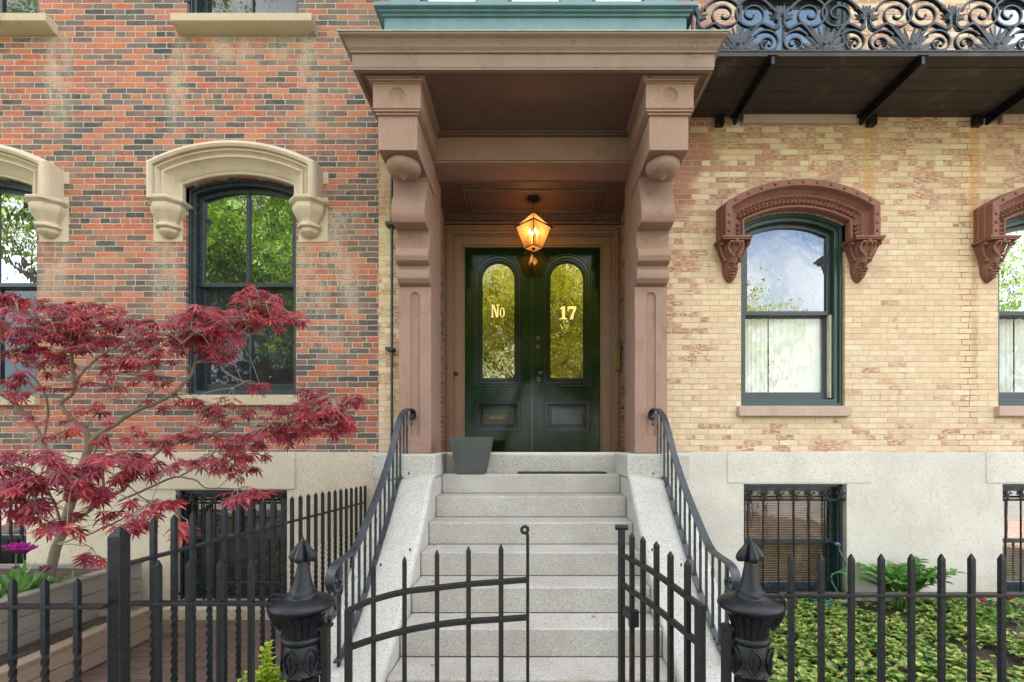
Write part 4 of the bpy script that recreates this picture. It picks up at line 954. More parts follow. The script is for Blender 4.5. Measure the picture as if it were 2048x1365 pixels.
# cast gate posts
def gate_post(px, label, mir):
    d = 1.95; x, y = X(px,d), d-D0; t = thing('gate_post', label, 'gate post', (x, y, 0), 'cast iron gate posts')
    S = d/F; ZZ = lambda yy: Z(yy, d)
    def fl(n_, am): return lambda a, z: 1-am*(.5+.5*cos(n_*a))**2
    q = MB(); q.lathe((x,y,0), [(30*S,.0),(30*S,ZZ(1350))], 48, mod=fl(12,.16)); q.lathe((x,y,0), [(44*S,0),(44*S,.16),(38*S,.18),(34*S,.22),(30*S,.23)], 24); q.build('shaft', M['iron'], t, smooth=50)
    q = MB()
    pr = [(30,1352),(36,1345),(40,1340),(37,1334),(36,1325),(37.5,1312),(37,1298),(34,1287),(33,1284),(37,1281),(39,1276),(38,1271),(35,1268)]
    q.lathe((x,y,0), [(r*S,ZZ(yy)) for r, yy in pr], 32)
    for i in range(6):   # overlapping leaves on the body
        a = 2*pi*i/6+.3; 
        for s_ in (-1, 1):
            pts = []
            for k in range(13):
                u = k/12; aa = a+s_*(.36*sin(pi*u**.8)); yy = 1288+52*u; rr = (38.0+1.0*sin(pi*u))*S; pts.append((x+rr*cos(aa), y+rr*sin(aa), ZZ(yy)))
            q.tube(pts, .0045, 6, nrm=(0,0,1))
        aa = a+pi/6; q.ell((x+39*S*cos(aa), y+39*S*sin(aa), ZZ(1341)), (.012,.012,.010), 8, 5)
        q.tube([(x+38.5*S*cos(a), y+38.5*S*sin(a), ZZ(1300)), (x+39*S*cos(a), y+39*S*sin(a), ZZ(1335))], .003, 5)
    q.build('leaf_collar', M['iron'], t, smooth=50)
    q = MB(); q.lathe((x,y,0), [(r*S,ZZ(yy)) for r, yy in [(33,1270),(34,1262),(36,1250),(40,1238),(46,1226),(52,1219)]], 64, mod=fl(16,.13)); q.build('fluted_basket', M['iron'], t, smooth=50)
    q = MB(); q.lathe((x,y,0), [(r*S,ZZ(yy)) for r, yy in [(50,1222),(57,1216),(61,1213),(62,1209),(61,1205),(54,1200),(44,1196),(34,1193),(29,1191),(28,1188)]], 40); q.build('cap', M['iron'], t, smooth=50)
    q = MB(); q.lathe((x,y,0), [(r*S,ZZ(yy)) for r, yy in [(27,1191),(30,1188),(29,1184),(25,1182),(23,1178),(18,1165),(14,1145),(11,1130),(9.5,1122)]], 24, mod=lambda a, z: 1-.10*abs(sin(2*a))**3)
    # spade head: two crossed heart plates round a spindle
    hp = [(0,1074),(4,1081),(9,1088),(15,1096),(21,1103),(25,1110),(26,1116),(23,1121),(17,1122.5),(11,1120),(7,1116),(4,1121),(0,1124)]
    q.lathe((x,y,0), [(max(a, .3)*S*1.06, ZZ(b)) for a, b in reversed(hp)], 64, mod=lambda a, z: .40+.60*abs(cos(2*a))**1.1)
    for s_ in (-1, 1):
        for dx_, dy_ in ((1, 0), (0, 1)): q.tube([(x+s_*dx_*a*S*1.05, y+s_*dy_*a*S*1.05, ZZ(b)) for a, b in hp[1:10]], .0035, 6, nrm=(0,1,0) if dx_ else (1,0,0))
    q.lathe((x,y,0), [(9.5*S,ZZ(1124)),(10*S,ZZ(1116)),(8.5*S,ZZ(1105)),(6*S,ZZ(1092)),(3*S,ZZ(1080)),(.2*S,ZZ(1071))], 12, mod=lambda a, z: 1-.12*abs(sin(2*a)))
    q.build('spearhead', M['iron'], t, smooth=40)
    # iron cradle that carries the fence rail, and the little gate stop on the other side
    s = 1 if mir > 0 else -1
    q = MB(); pts = catmull([(x+s*40*S, y, ZZ(1258)), (x+s*52*S, y, ZZ(1245)), (x+s*62*S, y-.005, ZZ(1222)), (x+s*66*S, y, ZZ(1204)), (x+s*58*S, y, ZZ(1190))], 5)
    q.sweep(pts, SQ(.006, .05), (0,1,0)); q.box(min(x+s*30*S, x+s*68*S), max(x+s*30*S, x+s*68*S), y-.01, y+.018, ZZ(1196), ZZ(1190)); q.build('rail_cradle', M['iron'], t, smooth=40)
    q = MB(); gx = x-s*46*S; q.box(gx-.024, gx+.020, y-.03, y+.03, ZZ(1257), ZZ(1250)).box(gx-.019, gx+.013, y-.018, y+.018, .05, ZZ(1257)); q.box(min(gx, x), max(gx, x), y-.012, y+.012, ZZ(1262), ZZ(1257)).box(min(gx, x), max(gx, x), y-.02, y+.02, ZZ(1330), ZZ(1310)); q.build('hinge_bar', M['ironr'], t, bevel=.002)
    return t
gate_post(606, 'left ornate cast iron gate post with spade finial, beside the lime green shrub', -1)
gate_post(1500, 'right ornate cast iron gate post with spade finial, at the edge of the garden bed', 1)

# gates
def gate(H, Fr, tops, rails, label, pk, free_round):
    # H: hinge (x,d), Fr: free end (x,d); tops: (u,z); rails: two lists (u,z)
    t = thing('iron_gate', label, 'gate', (H[0], H[1]-D0, 0), 'arched iron gate leaves'); hv = V((H[0], H[1]-D0, 0)); fv = V((Fr[0], Fr[1]-D0, 0))
    ang = atan2(fv.y-hv.y, fv.x-hv.x); at = lambda u, z: hv+(fv-hv)*u+V((0,0,z)); nn = V((-sin(ang), cos(ang), 0))
    for rl in rails: MB().sweep(catmull([at(u, z) for u, z in rl], 6), SQ(.022, .026), tuple(nn)).build('rail', M['ironr'], t, bevel=.002)
    MB().sweep([at(0,.30), at(1,.30)], SQ(.022, .026), tuple(nn)).build('rail', M['ironr'], t, bevel=.002)
    q = MB().sweep([at(0,.08), at(0, rails[0][0][1]+.008)], SQ(.040 if not free_round else .030, .030), tuple(nn)); q.build('stile', M['ironr'], t, bevel=.002)
    zf = rails[0][-1][1]
    if free_round:
        pts = [at(1,.25), at(1,zf+.20), at(.995,zf+.215)]+[at(.982+.020*cos(a), zf+.228+.015*sin(a)) for a in [(-.6+k*.6) for k in range(11)]]
        MB().tube(pts, .0075, 8, nrm=tuple(nn)).build('curled_stile', M['ironr'], t)
    else:
        q = MB().sweep([at(1,.08), at(1,zf+.145)], SQ(.036, .030), tuple(nn)); c = at(1, zf+.155)
        q.tube([c-nn*.0+V((-.035,0,0)), c+V((.035,0,0))], .016, 12, nrm=(0,0,1)); q.build('stile', M['ironr'], t, bevel=.002)
        q = MB().obox(at(.87, zf-.30), .10, .035, .05, Matrix.Rotation(ang, 3, 'Z')).obox(at(.80, zf-.31), .03, .05, .09, Matrix.Rotation(ang, 3, 'Z')); q.build('latch', M['iron'], t, bevel=.003)
    for u, z in tops:
        c = at(u, 0); picket_mesh(c.x, c.y, .12, z, pk, rot=ang, tip=.020).build('picket', M['ironr'], t, smooth=30)
    return t
GH = (X(697,1.95), 1.95); GF = (X(1055.5,2.15), 2.15)
def uz(px, py):   # a pixel on the left leaf's plane
    a = (px-HX)/F; hx_, hd = GH; fx, fd = GF; u = (a*hd-hx_)/((fx-hx_)-a*(fd-hd)); d = hd+u*(fd-hd); return (u, Z(py, d))
tops = [uz(747,1124), uz(809,1113), uz(874,1100), uz(937,1093), uz(1002,1089)]
rails = [[uz(*p) for p in ((697,1221),(747,1200),(809,1184),(874,1176),(937,1169),(1002,1164),(1055,1160))], [uz(*p) for p in ((697,1296),(747,1279),(809,1262),(874,1250),(937,1243),(1002,1239),(1055,1235))]]
gate(GH, GF, tops, rails, 'left gate leaf with a curled end rod, closed across the steps', .019, True)
GH = (X(1400,1.97), 1.97); GF = (X(1243,2.68), 2.68)
tops = [uz(1375,1120), uz(1341,1103), uz(1313,1083), uz(1286,1073), uz(1264,1066)]
rails = [[uz(*p) for p in ((1400,1212),(1375,1194),(1341,1169),(1313,1149),(1286,1132),(1264,1120),(1243,1110))], [uz(*p) for p in ((1400,1290),(1375,1268),(1341,1240),(1313,1217),(1286,1197),(1264,1183),(1243,1166))]]
gate(GH, GF, tops, rails, 'right gate leaf swung open inwards along the steps', .022, False)

# ------------------------------------------------------------------ lantern
LN = thing('hanging_lantern', 'lit four sided glass lantern hanging above the green doors', 'lantern', (X(1067,5.5), .5, E+2.3))
lx, ly = X(1067,5.5), .5; LS = 5.5/F; hb = {'top': (Z(429,5.5), .034), 'sh': (Z(455,5.5), .208), 'bot': (Z(497,5.5), .108)}
def sqp(z, r): return [V((lx+r*cos(a), ly+r*sin(a), z)) for a in (-pi/2, 0, pi/2, pi)]
T_, S_, B_ = sqp(*hb['top']), sqp(*hb['sh']), sqp(*hb['bot'])
lm = NM('lantern_glass'); lt = lm.t; lt.nodes.remove(lm.b)
a1 = lm.n('ShaderNodeBsdfTransparent'); a1.inputs[0].default_value = (.88,.62,.32,1); a2 = lm.n('ShaderNodeBsdfTranslucent'); a2.inputs[0].default_value = (1,.60,.26,1); a3 = lm.n('ShaderNodeMixShader'); a3.inputs[0].default_value = .28
lm.l(a1.outputs[0], a3.inputs[1]); lm.l(a2.outputs[0], a3.inputs[2]); lm.l(a3.outputs[0], lm.out.inputs[0])
q = MB()
for a, b in ((T_, S_), (S_, B_)):
    for i in range(4): j = (i+1)%4; q.add([a[i], a[j], b[j], b[i]], [(0,1,2,3)])
q.add(B_, [(0,1,2,3)]); q.build('glass_panel', lm.m, LN, smooth=0)
q = MB()
for i in range(4):
    j = (i+1)%4; q.tube([T_[i], S_[i]], .005, 6); q.tube([S_[i], B_[i]], .005, 6); q.tube([B_[i], B_[j]], .005, 6); q.tube([S_[i]+(S_[i]-V((lx,ly,S_[i].z)))*.06, S_[j]+(S_[j]-V((lx,ly,S_[j].z)))*.06], .008, 6); q.tube([T_[i], T_[j]], .006, 6)
q.lathe((lx,ly,0), [(.06,hb['top'][0]-.004),(.062,hb['top'][0]+.006),(.03,hb['top'][0]+.02),(.008,hb['top'][0]+.03)], 12); q.lathe((lx,ly,0), [(.004,hb['bot'][0]-.03),(.02,hb['bot'][0]-.012),(.025,hb['bot'][0]),(.01,hb['bot'][0]+.04)], 12)
q.build('frame', M['iron'], LN)
q = MB().tube([(lx, ly, hb['top'][0]+.02), (lx, ly, CE-.02)], .005, 6, nrm=(0,1,0)); q.lathe((lx,ly,0), [(.07,CE-.003),(.072,CE-.015),(.06,CE-.026),(.012,CE-.032)], 24); q.build('ceiling_rose', M['iron'], LN)
q = MB(); 
for a in (.4, 1.97, 3.54, 5.11):
    cx_, cy_ = lx+.05*cos(a), ly+.05*sin(a); q.lathe((cx_,cy_,0), [(.011,Z(487,5.5)),(.011,Z(472,5.5)),(.003,Z(471,5.5))], 10)
q.build('candle_sleeve', plain('ivory_candle_sleeve', (.75,.65,.45), .5), LN)
bm_ = emit('lit_bulb', (1,.62,.24), 4.5)
for a in (.4, 1.97, 3.54, 5.11):
    MB().ell((lx+.05*cos(a), ly+.05*sin(a), Z(465,5.5)), (.013,.013,.026), 10, 8).build('bulb', bm_, LN)
pl = bpy.data.lights.new('lantern_light', 'POINT'); pl.energy = .5; pl.color = (1,.60,.28); pl.shadow_soft_size = .05
po_ = bpy.data.objects.new('lantern_light', pl); col.objects.link(po_); po_.location = (lx, ly, Z(462,5.5)); put(po_, LN)

# ------------------------------------------------------------------ small things on the steps
q = MB(); px0, px1 = P(901,874,4.69), P(987,874,4.69); zt, zb = Z(875,4.62), LZ+.001; pc = V(((px0.x+px1.x)/2, 4.70-D0, 0)); ht, hbm = .205, .133
def sq3(h, z): return [(pc.x-h, pc.y-h*.8, z), (pc.x+h, pc.y-h*.8, z), (pc.x+h, pc.y+h*.8, z), (pc.x-h, pc.y+h*.8, z)]
q.loft([sq3(.01, zb), sq3(hbm, zb), sq3(ht, zt), sq3(ht-.018, zt), sq3(ht-.03, zt-.05), sq3(.01, zt-.05)], closed=True)
tag(q.build('flower_pot', M['pot'], bevel=.004), 'empty charcoal square tapered flower pot on the top step, left of the doors', 'flower pot')
q = MB().box(X(1035,4.72), X(1212,4.72), 4.64-D0, 4.84-D0, LZ+.001, LZ+.014)
tag(q.build('doormat', M['mat'], bevel=.004), 'thin black doormat lying on the top step', 'doormat')

def fallen(c, a, s_):
    q = MB(); vs = [(c[0], c[1], c[2]+.004)]; fs = []
    for k in range(7):
        b = a+(k-3)*.72; r0 = s_*(1-.09*abs(k-3)); i = len(vs)
        vs += [(c[0]+cos(b-.22)*r0*.45, c[1]+sin(b-.22)*r0*.45, c[2]+.004), (c[0]+cos(b)*r0, c[1]+sin(b)*r0, c[2]+.010), (c[0]+cos(b+.22)*r0*.45, c[1]+sin(b+.22)*r0*.45, c[2]+.004)]; fs += [(0, i, i+1), (0, i+1, i+2)]
    q.add(vs, fs); tag(q.build('fallen_leaf', M['maple'], None, smooth=0), 'small dark red leaf fallen on the granite steps', 'leaf', 'fallen maple leaves on the steps')
for x_, i_, f_, a_ in ((-.74, 4, .12, .4), (-.55, 5, .08, 2.0), (-.62, 6, .17, 4.1), (.44, 5, .2, 1.0), (-.80, 3, .22, 3.0), (.10, 7, .15, 5.0)): fallen((x_, 4.6-t_*i_+f_-D0, LZ-r_*i_), a_, .026)
# ------------------------------------------------------------------ planter beds on the left
def planter(x1, y0, y1, h, name, label, mat, x0, nb):
    t = thing(name, label, 'planter', (x1, (y0+y1)/2, 0)); bh = h/nb
    for i in range(nb): MB().box(x1-.035, x1, y0, y1, i*bh+.002, (i+1)*bh-.003).build('side_board', mat, t, bevel=.004)
    MB().box(x0, x1-.036, y1-.035, y1-.001, .0, h-.003).box(x0, x1-.036, y0, y0+.035, .0, h-.003).build('end_board', mat, t, bevel=.004)
    MB().box(x1-.10, x1+.012, y0-.012, y1+.012, h-.001, h+.028).build('capping_board', mat, t, bevel=.005)
    q = MB(); n = 14; q.loft([[(x0+(x1-.04-x0)*i/n, y0+.036+(y1-y0-.07)*j/n, h-.045+.02*noise.noise(V((i*.5,j*.5,x1)))) for i in range(n+1)] for j in range(n+1)]); q.build('soil', M['soil'], t, smooth=60)
    return t
planter(-4.02, -2.95, -.12, .56, 'timber_planter', 'tall silver grey timber raised bed under the red maple', M['timb'], -7.6, 4)
planter(-3.50, -2.95, -.62, .25, 'timber_planter', 'low weathered timber bed in front of the taller one, beside the paving', M['timb2'], -3.98, 2)

# ------------------------------------------------------------------ Japanese maple
def pt(px, py, d): return P(px, py, d)
mp = thing('maple_tree', 'crimson leaved Japanese maple growing in the tall timber bed at left', 'tree', tuple(P(100,1158,4.25)))
rng = random.Random(11)
br = [ # (radius0, radius1, [(px,py,d)...])
 (.040,.030,[(97,1165,4.25),(106,1120,4.22),(115,1088,4.2),(126,1054,4.17),(148,984,4.12),(166,935,4.1),(178,891,4.08),(176,872,4.07)]),
 (.022,.009,[(176,880,4.07),(172,864,4.05),(148,842,4.02),(128,820,4.0),(122,805,3.98),(148,783,3.96),(147,749,3.92),(143,712,3.88),(150,683,3.85),(165,640,3.8)]),
 (.012,.005,[(148,783,3.96),(156,757,3.9),(200,712,3.8),(230,697,3.72),(290,660,3.65)]),
 (.024,.011,[(180,890,4.08),(193,872,4.05),(223,853,4.0),(267,824,3.95),(315,805,3.9),(356,779,3.88),(382,749,3.86),(390,727,3.85)]),
 (.011,.005,[(390,727,3.85),(412,723,3.82),(441,725,3.8),(453,716,3.78),(482,683,3.76),(520,660,3.74),(557,642,3.72),(600,630,3.72)]),
 (.009,.004,[(390,727,3.85),(400,700,3.8),(430,670,3.75),(470,640,3.7),(500,610,3.68)]),
 (.022,.012,[(126,1054,4.17),(165,1030,4.1),(208,999,4.0),(245,980,3.95),(267,950,3.92),(297,921,3.9),(327,895,3.88)]),
 (.012,.005,[(327,895,3.88),(367,883,3.84),(419,872,3.8),(471,846,3.78),(512,858,3.76),(560,850,3.75),(594,835,3.75),(650,822,3.74),(690,805,3.72)]),
 (.012,.006,[(208,999,4.0),(205,950,3.95),(189,913,3.9),(200,880,3.85)]),
 (.011,.004,[(237,1002,3.95),(304,973,3.85),(352,954,3.8),(393,962,3.75),(412,976,3.7),(480,978,3.6)]),
 (.008,.003,[(356,956,3.8),(401,928,3.75),(434,902,3.7),(470,890,3.65)]),
 (.018,.008,[(148,984,4.12),(110,940,4.15),(89,900,4.15),(74,857,4.1),(33,813,4.0),(0,787,3.9),(-60,740,3.8)]),
 (.012,.006,[(89,900,4.15),(41,857,4.2),(0,820,4.2),(-80,780,4.1)]),
 (.010,.005,[(89,872,4.1),(95,820,4.0),(85,780,3.9),(56,746,3.8),(37,746,3.75),(20,700,3.7)]),
 (.009,.004,[(115,1088,4.2),(160,1075,3.9),(200,1060,3.6),(240,1040,3.4),(300,1010,3.3)]),
 (.010,.004,[(126,1054,4.17),(110,1010,3.9),(90,970,3.6),(60,940,3.4),(20,930,3.3)]),
 (.008,.004,[(150,980,4.1),(170,960,3.8),(190,940,3.5),(230,925,3.3)]),
 (.007,.003,[(267,824,3.95),(300,790,3.85),(340,760,3.7),(380,740,3.6)]),
 (.006,.002,[(441,725,3.8),(450,745,3.72),(490,765,3.65),(520,770,3.6)]),
 (.006,.002,[(246,960,3.92),(290,1000,3.6),(340,1020,3.4),(375,1040,3.3)]),
 (.006,.002,[(115,1088,4.2),(150,1090,3.7),(185,1095,3.45)]),
]
tk = MB(); nodes = []
for r0, r1, ps_ in br:
    path = catmull([pt(*p) for p in ps_], 5); jit = [p+V((rng.uniform(-1,1), rng.uniform(-1,1), rng.uniform(-1,1)))*.004 for p in path]
    tk.tube(jit, r0, 8, nrm=(.1,1,.2), scale=lambda t, a=r0, b=r1: 1+(b/a-1)*t); nodes += jit
clus = [ # px, py, rx, ry, depth, leaves-sprays
 (60,640,95,45,3.75,60),(150,650,80,45,3.8,50),(95,700,90,30,3.8,36),(30,600,50,18,3.8,12),(215,650,60,40,3.75,34),(180,612,50,18,3.8,12),(300,668,70,38,3.7,36),(370,660,45,35,3.6,30),(430,680,55,38,3.62,44),(410,640,45,30,3.6,26),(480,640,42,32,3.65,28),(520,605,42,30,3.7,30),(560,640,30,16,3.7,10),(600,632,26,10,3.7,8),(500,585,20,14,3.7,6),
 (100,760,90,20,3.7,10),(270,760,60,22,3.7,12),(320,715,50,16,3.7,10),(230,720,50,20,3.7,14),(40,770,40,30,3.7,10),
 (650,830,62,42,3.7,52),(580,835,50,36,3.72,34),(540,870,44,22,3.7,18),(690,800,24,18,3.7,10),(630,790,30,16,3.72,9),(450,820,55,25,3.75,14),(410,810,30,20,3.75,7),(500,770,28,10,3.65,5),(350,800,50,14,3.7,6),
 (490,895,46,26,3.6,24),(430,925,40,16,3.65,11),(400,870,40,15,3.7,8),(470,940,40,14,3.6,10),(495,985,36,16,3.35,8),
 (60,925,80,36,3.35,24),(150,925,70,32,3.35,20),(100,970,80,34,3.25,24),(40,1000,70,34,3.25,20),(110,1035,60,30,3.2,14),(240,930,55,32,3.45,18),(310,925,50,30,3.5,16),(200,985,45,28,3.3,12),(255,1035,44,24,3.25,11),(310,1005,44,22,3.35,10),(300,870,50,22,3.65,8),(20,960,40,30,3.3,10),
 (185,1108,18,14,3.3,3),(368,1050,18,18,3.25,3),(200,830,60,30,3.7,9),(100,850,60,25,3.7,7),(230,875,40,16,3.6,6),(-60,680,60,60,3.75,30),(-60,960,60,60,3.3,20)]
lv = MB(); tw = MB()
lobes = [(-120,.42),(-80,.70),(-40,.92),(0,1.0),(40,.92),(80,.70),(120,.42)]
def maple_leaf(base, dirv, up, size):
    dirv = dirv.normalized(); side = dirv.cross(up); side = side.normalized() if side.length > 1e-3 else V((1,0,0)); nrm_ = side.cross(dirv).normalized()
    droop = rng.uniform(.10,.50); vs = [base]; fs = []; curl = rng.uniform(-.15,.15)
    def pp(a, r): a = R(a+curl*20); x_, y_ = sin(a)*r, cos(a)*r; return base+(side*x_+dirv*y_-nrm_*(droop*r*r*1.0+.10*abs(x_)))*size
    for k, (a, r) in enumerate(lobes):
        r *= rng.uniform(.88,1.08); a += rng.uniform(-5,5); i = len(vs)
        wl = 10.5
        vs += [pp(a-wl*1.5, r*.30), pp(a-wl*.95, r*.58), pp(a, r), pp(a+wl*.95, r*.58), pp(a+wl*1.5, r*.30)]
        m_ = pp(a, r*.55)+nrm_*size*.025; vs.append(m_)
        fs += [(0, i, i+5), (i, i+1, i+5), (i+1, i+2, i+5), (i+2, i+3, i+5), (i+3, i+4, i+5), (i+4, 0, i+5)]
    lv.add(vs, fs)
for (px, py, rx, ry, d, ns) in clus:
    for _ in range(int(ns*(1.12 if px < 260 else 1.0))):
        for _t in range(20):
            a, b = rng.uniform(-1,1), rng.uniform(-1,1)
            if a*a+b*b < 1: break
        dd = d+rng.gauss(0,.14)+.10*b; c = pt(px+a*rx, py+b*ry, dd)
        near = min(nodes, key=lambda q_: (q_-c).length_squared); L_ = (near-c).length
        if L_ < .45:
            mid = (near+c)/2+V((rng.uniform(-1,1), rng.uniform(-1,1), .6))*.12*L_; tw.tube(catmull([near, mid, c], 4), .0028, 5, scale=lambda t: 1.2-.7*t)
            if rng.random() < .35: nodes.append(mid)
        elif rng.random() < .5:
            tw.tube([c, c+(near-c).normalized()*.12], .0018, 4)
        out = (c-near); out.z *= .3; out = out.normalized() if out.length > 1e-4 else V((1,0,0))
        nl = rng.choice((3,4,4,5))
        for k in range(nl):
            ang = rng.uniform(-1.5,1.5); dv = V((out.x*cos(ang)-out.y*sin(ang), out.x*sin(ang)+out.y*cos(ang), rng.uniform(-.9,.05)))+V((0,-.35,0))
            dv.normalize(); up = V((rng.uniform(-.35,.35), rng.uniform(-.9,.1), 1)); sz = rng.uniform(.048,.098)*(1.1 if d < 3.5 else .92)
            b0_ = c+dv*rng.uniform(.01,.05)+V((rng.uniform(-1,1), rng.uniform(-1,1), rng.uniform(-1,1)))*.018
            tw.tube([c, b0_], .0012, 3); maple_leaf(b0_, dv, up, sz)
tk.build('trunk', M['bark'], mp, smooth=60); tw.build('twigs', M['bark'], mp, smooth=60)
lv.build('crown', M['maple'], mp, smooth=0)

# ------------------------------------------------------------------ small plants
def leafblade(q, base, dirv, L_, w_, bend=.3, up=V((0,0,1)), n=4, fold=.2):
    dirv = dirv.normalized(); side = dirv.cross(up); side = side.normalized() if side.length > 1e-3 else V((1,0,0)); rows = []
    for k in range(n+1):
        t = k/n; c = base+dirv*L_*t-V((0,0,1))*bend*L_*t*t; ww = w_*sin(pi*min(1, .06+t*.94))**.8 if k < n else .0005
        nn = side.cross(dirv).normalized(); rows.append([c-side*ww/2+nn*ww*fold, c, c+side*ww/2+nn*ww*fold])
    q.loft(rows)
gc = MB(); rg = random.Random(5)
def rosette(q, c, s, n=7):
    t0 = rg.uniform(0, 6.28)
    for k in range(n):
        a = t0+k*2.4; el = rg.uniform(.05,1.05); dv = V((cos(a)*cos(el), sin(a)*cos(el), sin(el)))
        leafblade(q, c+V((0,0,rg.uniform(0,.012))), dv, s*rg.uniform(.8,1.2), s*.62, .35, n=3, fold=.12)
cnt = 0
for _ in range(9500):
    x = rg.uniform(1.42, 7.2); y = rg.uniform(-2.9, -.12)
    if x > (y+5)*1.06+.9: continue
    nz = noise.noise(V((x*1.3, y*1.3, 3))); 
    if nz < -.24 and rg.random() < .88: continue
    fern = x > 3.3 and y > -1.6 and x > 3.3+(y+.2)*-.3
    z = .07+.07*(y+3)/3+.05+.05*max(0, nz)+rg.uniform(-.02,.035)
    if x > 4.4 and y > -1.2 and rg.random() < .7: continue
    rosette(gc, V((x, y, z)), rg.uniform(.032,.060)); cnt += 1
go = gc.build('ground_cover', M['ivy'], None, smooth=0); tag(go, 'light and dark green ground cover filling the garden bed', 'ground cover', kind='stuff')
# ferny foliage at the far right of the bed
fe = MB()
for _ in range(420):
    x = rg.uniform(4.1, 6.6); y = rg.uniform(-1.35, -.15); a = rg.uniform(0, 6.28); el = rg.uniform(.4,1.2); c = V((x, y, .14)); dv = V((cos(a)*cos(el), sin(a)*cos(el), sin(el)))
    for k in range(9):
        t = .03+.022*k; b = c+dv*t-V((0,0,1))*t*t*1.2
        for s in (-1, 1): sdv = dv.cross(V((0,0,1)))*s+dv*.8; leafblade(fe, b, sdv, .035*(1-k/11), .008, .2, n=2, fold=0)
tag(fe.build('feathery_plants', M['green'], None, smooth=0), 'feathery dark green foliage at the right end of the garden bed', 'plants', kind='stuff')

def solomon(c, n, label):
    t = thing('leafy_plant', label, 'plant', tuple(c)); st = MB(); lf = MB(); fl = MB()
    for i in range(n):
        a = 2*pi*i/n+rg.uniform(-.3,.3); L_ = rg.uniform(.40,.66); lean = rg.uniform(.12,.48)
        b = c+V((rg.uniform(-.10,.10), rg.uniform(-.06,.06), 0)); pts = [b+V((cos(a)*lean*u*u*1.05, sin(a)*lean*u*u*.5-.05*u, L_*(u-.28*u*u))) for u in [k/10 for k in range(11)]]
        st.tube(pts, .004, 5)
        for k in range(3, 11):
            for s in (-1, 1):
                dv = (pts[k]-pts[k-1]).normalized(); sv = dv.cross(V((0,0,1))); sv = sv.normalized()*s if sv.length > .01 else V((s,0,0))
                leafblade(lf, pts[k], dv*.7+sv*.8+V((0,0,.25)), rg.uniform(.12,.165), .058, .30)
        if i % 3 == 0:
            for k in (5, 7): 
                for j in range(3): fl.ell(pts[k]+V((rg.uniform(-.012,.012), -.02, -.03-.014*j)), (.006,.006,.010), 6, 4)
    st.build('stem', M['green'], t); lf.build('leaves', M['green'], t, smooth=0); fl.build('flowers', M['cream_f'], t)
solomon(P(1800, 1215, 4.72), 24, 'bushy bright green arching plant with small cream flowers against the granite wall')

def tulip(c, h, mat, label, size, group=None, leafn=5, double=False):
    t = thing('tulip', label, 'flower', tuple(c), group); top = c+V((rg.uniform(-.03,.03), rg.uniform(-.03,.03), h)); MB().tube(catmull([c, (c+top)/2+V((.01,0,0)), top], 4), .004, 6).build('stem', M['tulipleaf'], t)
    q = MB()
    for k in range(leafn):
        a = 2*pi*k/leafn+rg.random(); dv = V((cos(a)*.45, sin(a)*.45, 1)); leafblade(q, c+V((cos(a)*.01, sin(a)*.01, 0)), dv, h*rg.uniform(.8,1.05), .05, .25, up=V((cos(a), sin(a), .2)), n=6, fold=.25)
    q.build('leaf', M['tulipleaf'], t, smooth=0)
    q = MB(); layers = ((6,.9,.35),(6,.75,.2)) if not double else ((9,1.1,.95),(9,.95,.7),(8,.8,.45),(7,.6,.25),(5,.45,.1))
    for n_, s_, op in layers:
        o = rg.random()
        for k in range(n_):
            a = 2*pi*k/n_+o; base = top+V((cos(a), sin(a), 0))*size*.08; rows = []
            for u in (0, .3, .6, .85, 1):
                w_ = size*.42*s_*(sin(pi*(.1+.82*u))); rad = size*(.18+.35*sin(pi*u*.7)+op*u*.55)*s_; zz = size*s_*(u*.95-op*.35*u*u); cen = top+V((cos(a)*rad, sin(a)*rad, zz)); sd_ = V((-sin(a), cos(a), 0))
                wz = .08*size*sin(u*9+k) if double else 0
                rows.append([cen-sd_*w_+V((0,0,wz)), cen+V((cos(a), sin(a), 0))*w_*.35, cen+sd_*w_-V((0,0,wz))])
            q.loft(rows)
    q.build('bloom', mat, t, smooth=60); return t
tb = P(60,1160,4.0); gz = .53
for px, py, d, s, lb_, dbl in ((52,1106,4.0,.085,'double purple tulip, the larger full bloom beside the maple trunk',True),(88,1143,4.1,.062,'small purple tulip bloom low beside the maple trunk',False),(22,1102,4.05,.08,'double purple tulip at the left edge, partly under the maple leaves',True),(38,1138,3.9,.03,'tiny pale purple tulip bud among the tulip leaves',False)):
    top = P(px, py, d); c = V((top.x, top.y, gz)); tulip(c, max(.1, top.z-gz), M['purple'], lb_, s, 'purple tulips in the timber bed', double=dbl)
q = MB()
for _ in range(190):
    x = rg.uniform(-4.95,-4.10); y = rg.uniform(-1.5,-.6); a = rg.uniform(0,6.28); leafblade(q, V((x,y,gz-.02)), V((cos(a)*.7, sin(a)*.7, rg.uniform(.5,1.3))), rg.uniform(.14,.34), rg.uniform(.010,.055), .5, n=5)
tag(q.build('tulip_foliage', M['tulipleaf'], None, smooth=0), 'strappy green leaves covering the raised bed around the tulips', 'plants', kind='stuff')
for px, py, d, lb_ in ((1665,0,4.4,''),):
    pass
for px, py, d, s, lb_ in ((1970,1203,4.45,.045,'dark crimson tulip, the smaller one left of the pink one'),(2018,1200,4.5,.075,'larger pink tulip at the right edge of the garden bed')):
    top = P(px, py, d); tulip(V((top.x, top.y, .13)), max(.08, top.z-.13), M['pinkp'], lb_, s, 'red tulips in the garden bed')
# small hosta-like plant between the planter tiers
q = MB(); c = P(192,1262,3.95); c.z = .22
for k in range(14): a = k*2.4; leafblade(q, c, V((cos(a), sin(a), rg.uniform(.4,1.2))), rg.uniform(.08,.13), .055, .5, n=5)
tag(q.build('leafy_seedling', M['green'], None, smooth=0), 'small light green leafy plant in the low timber bed', 'plant')
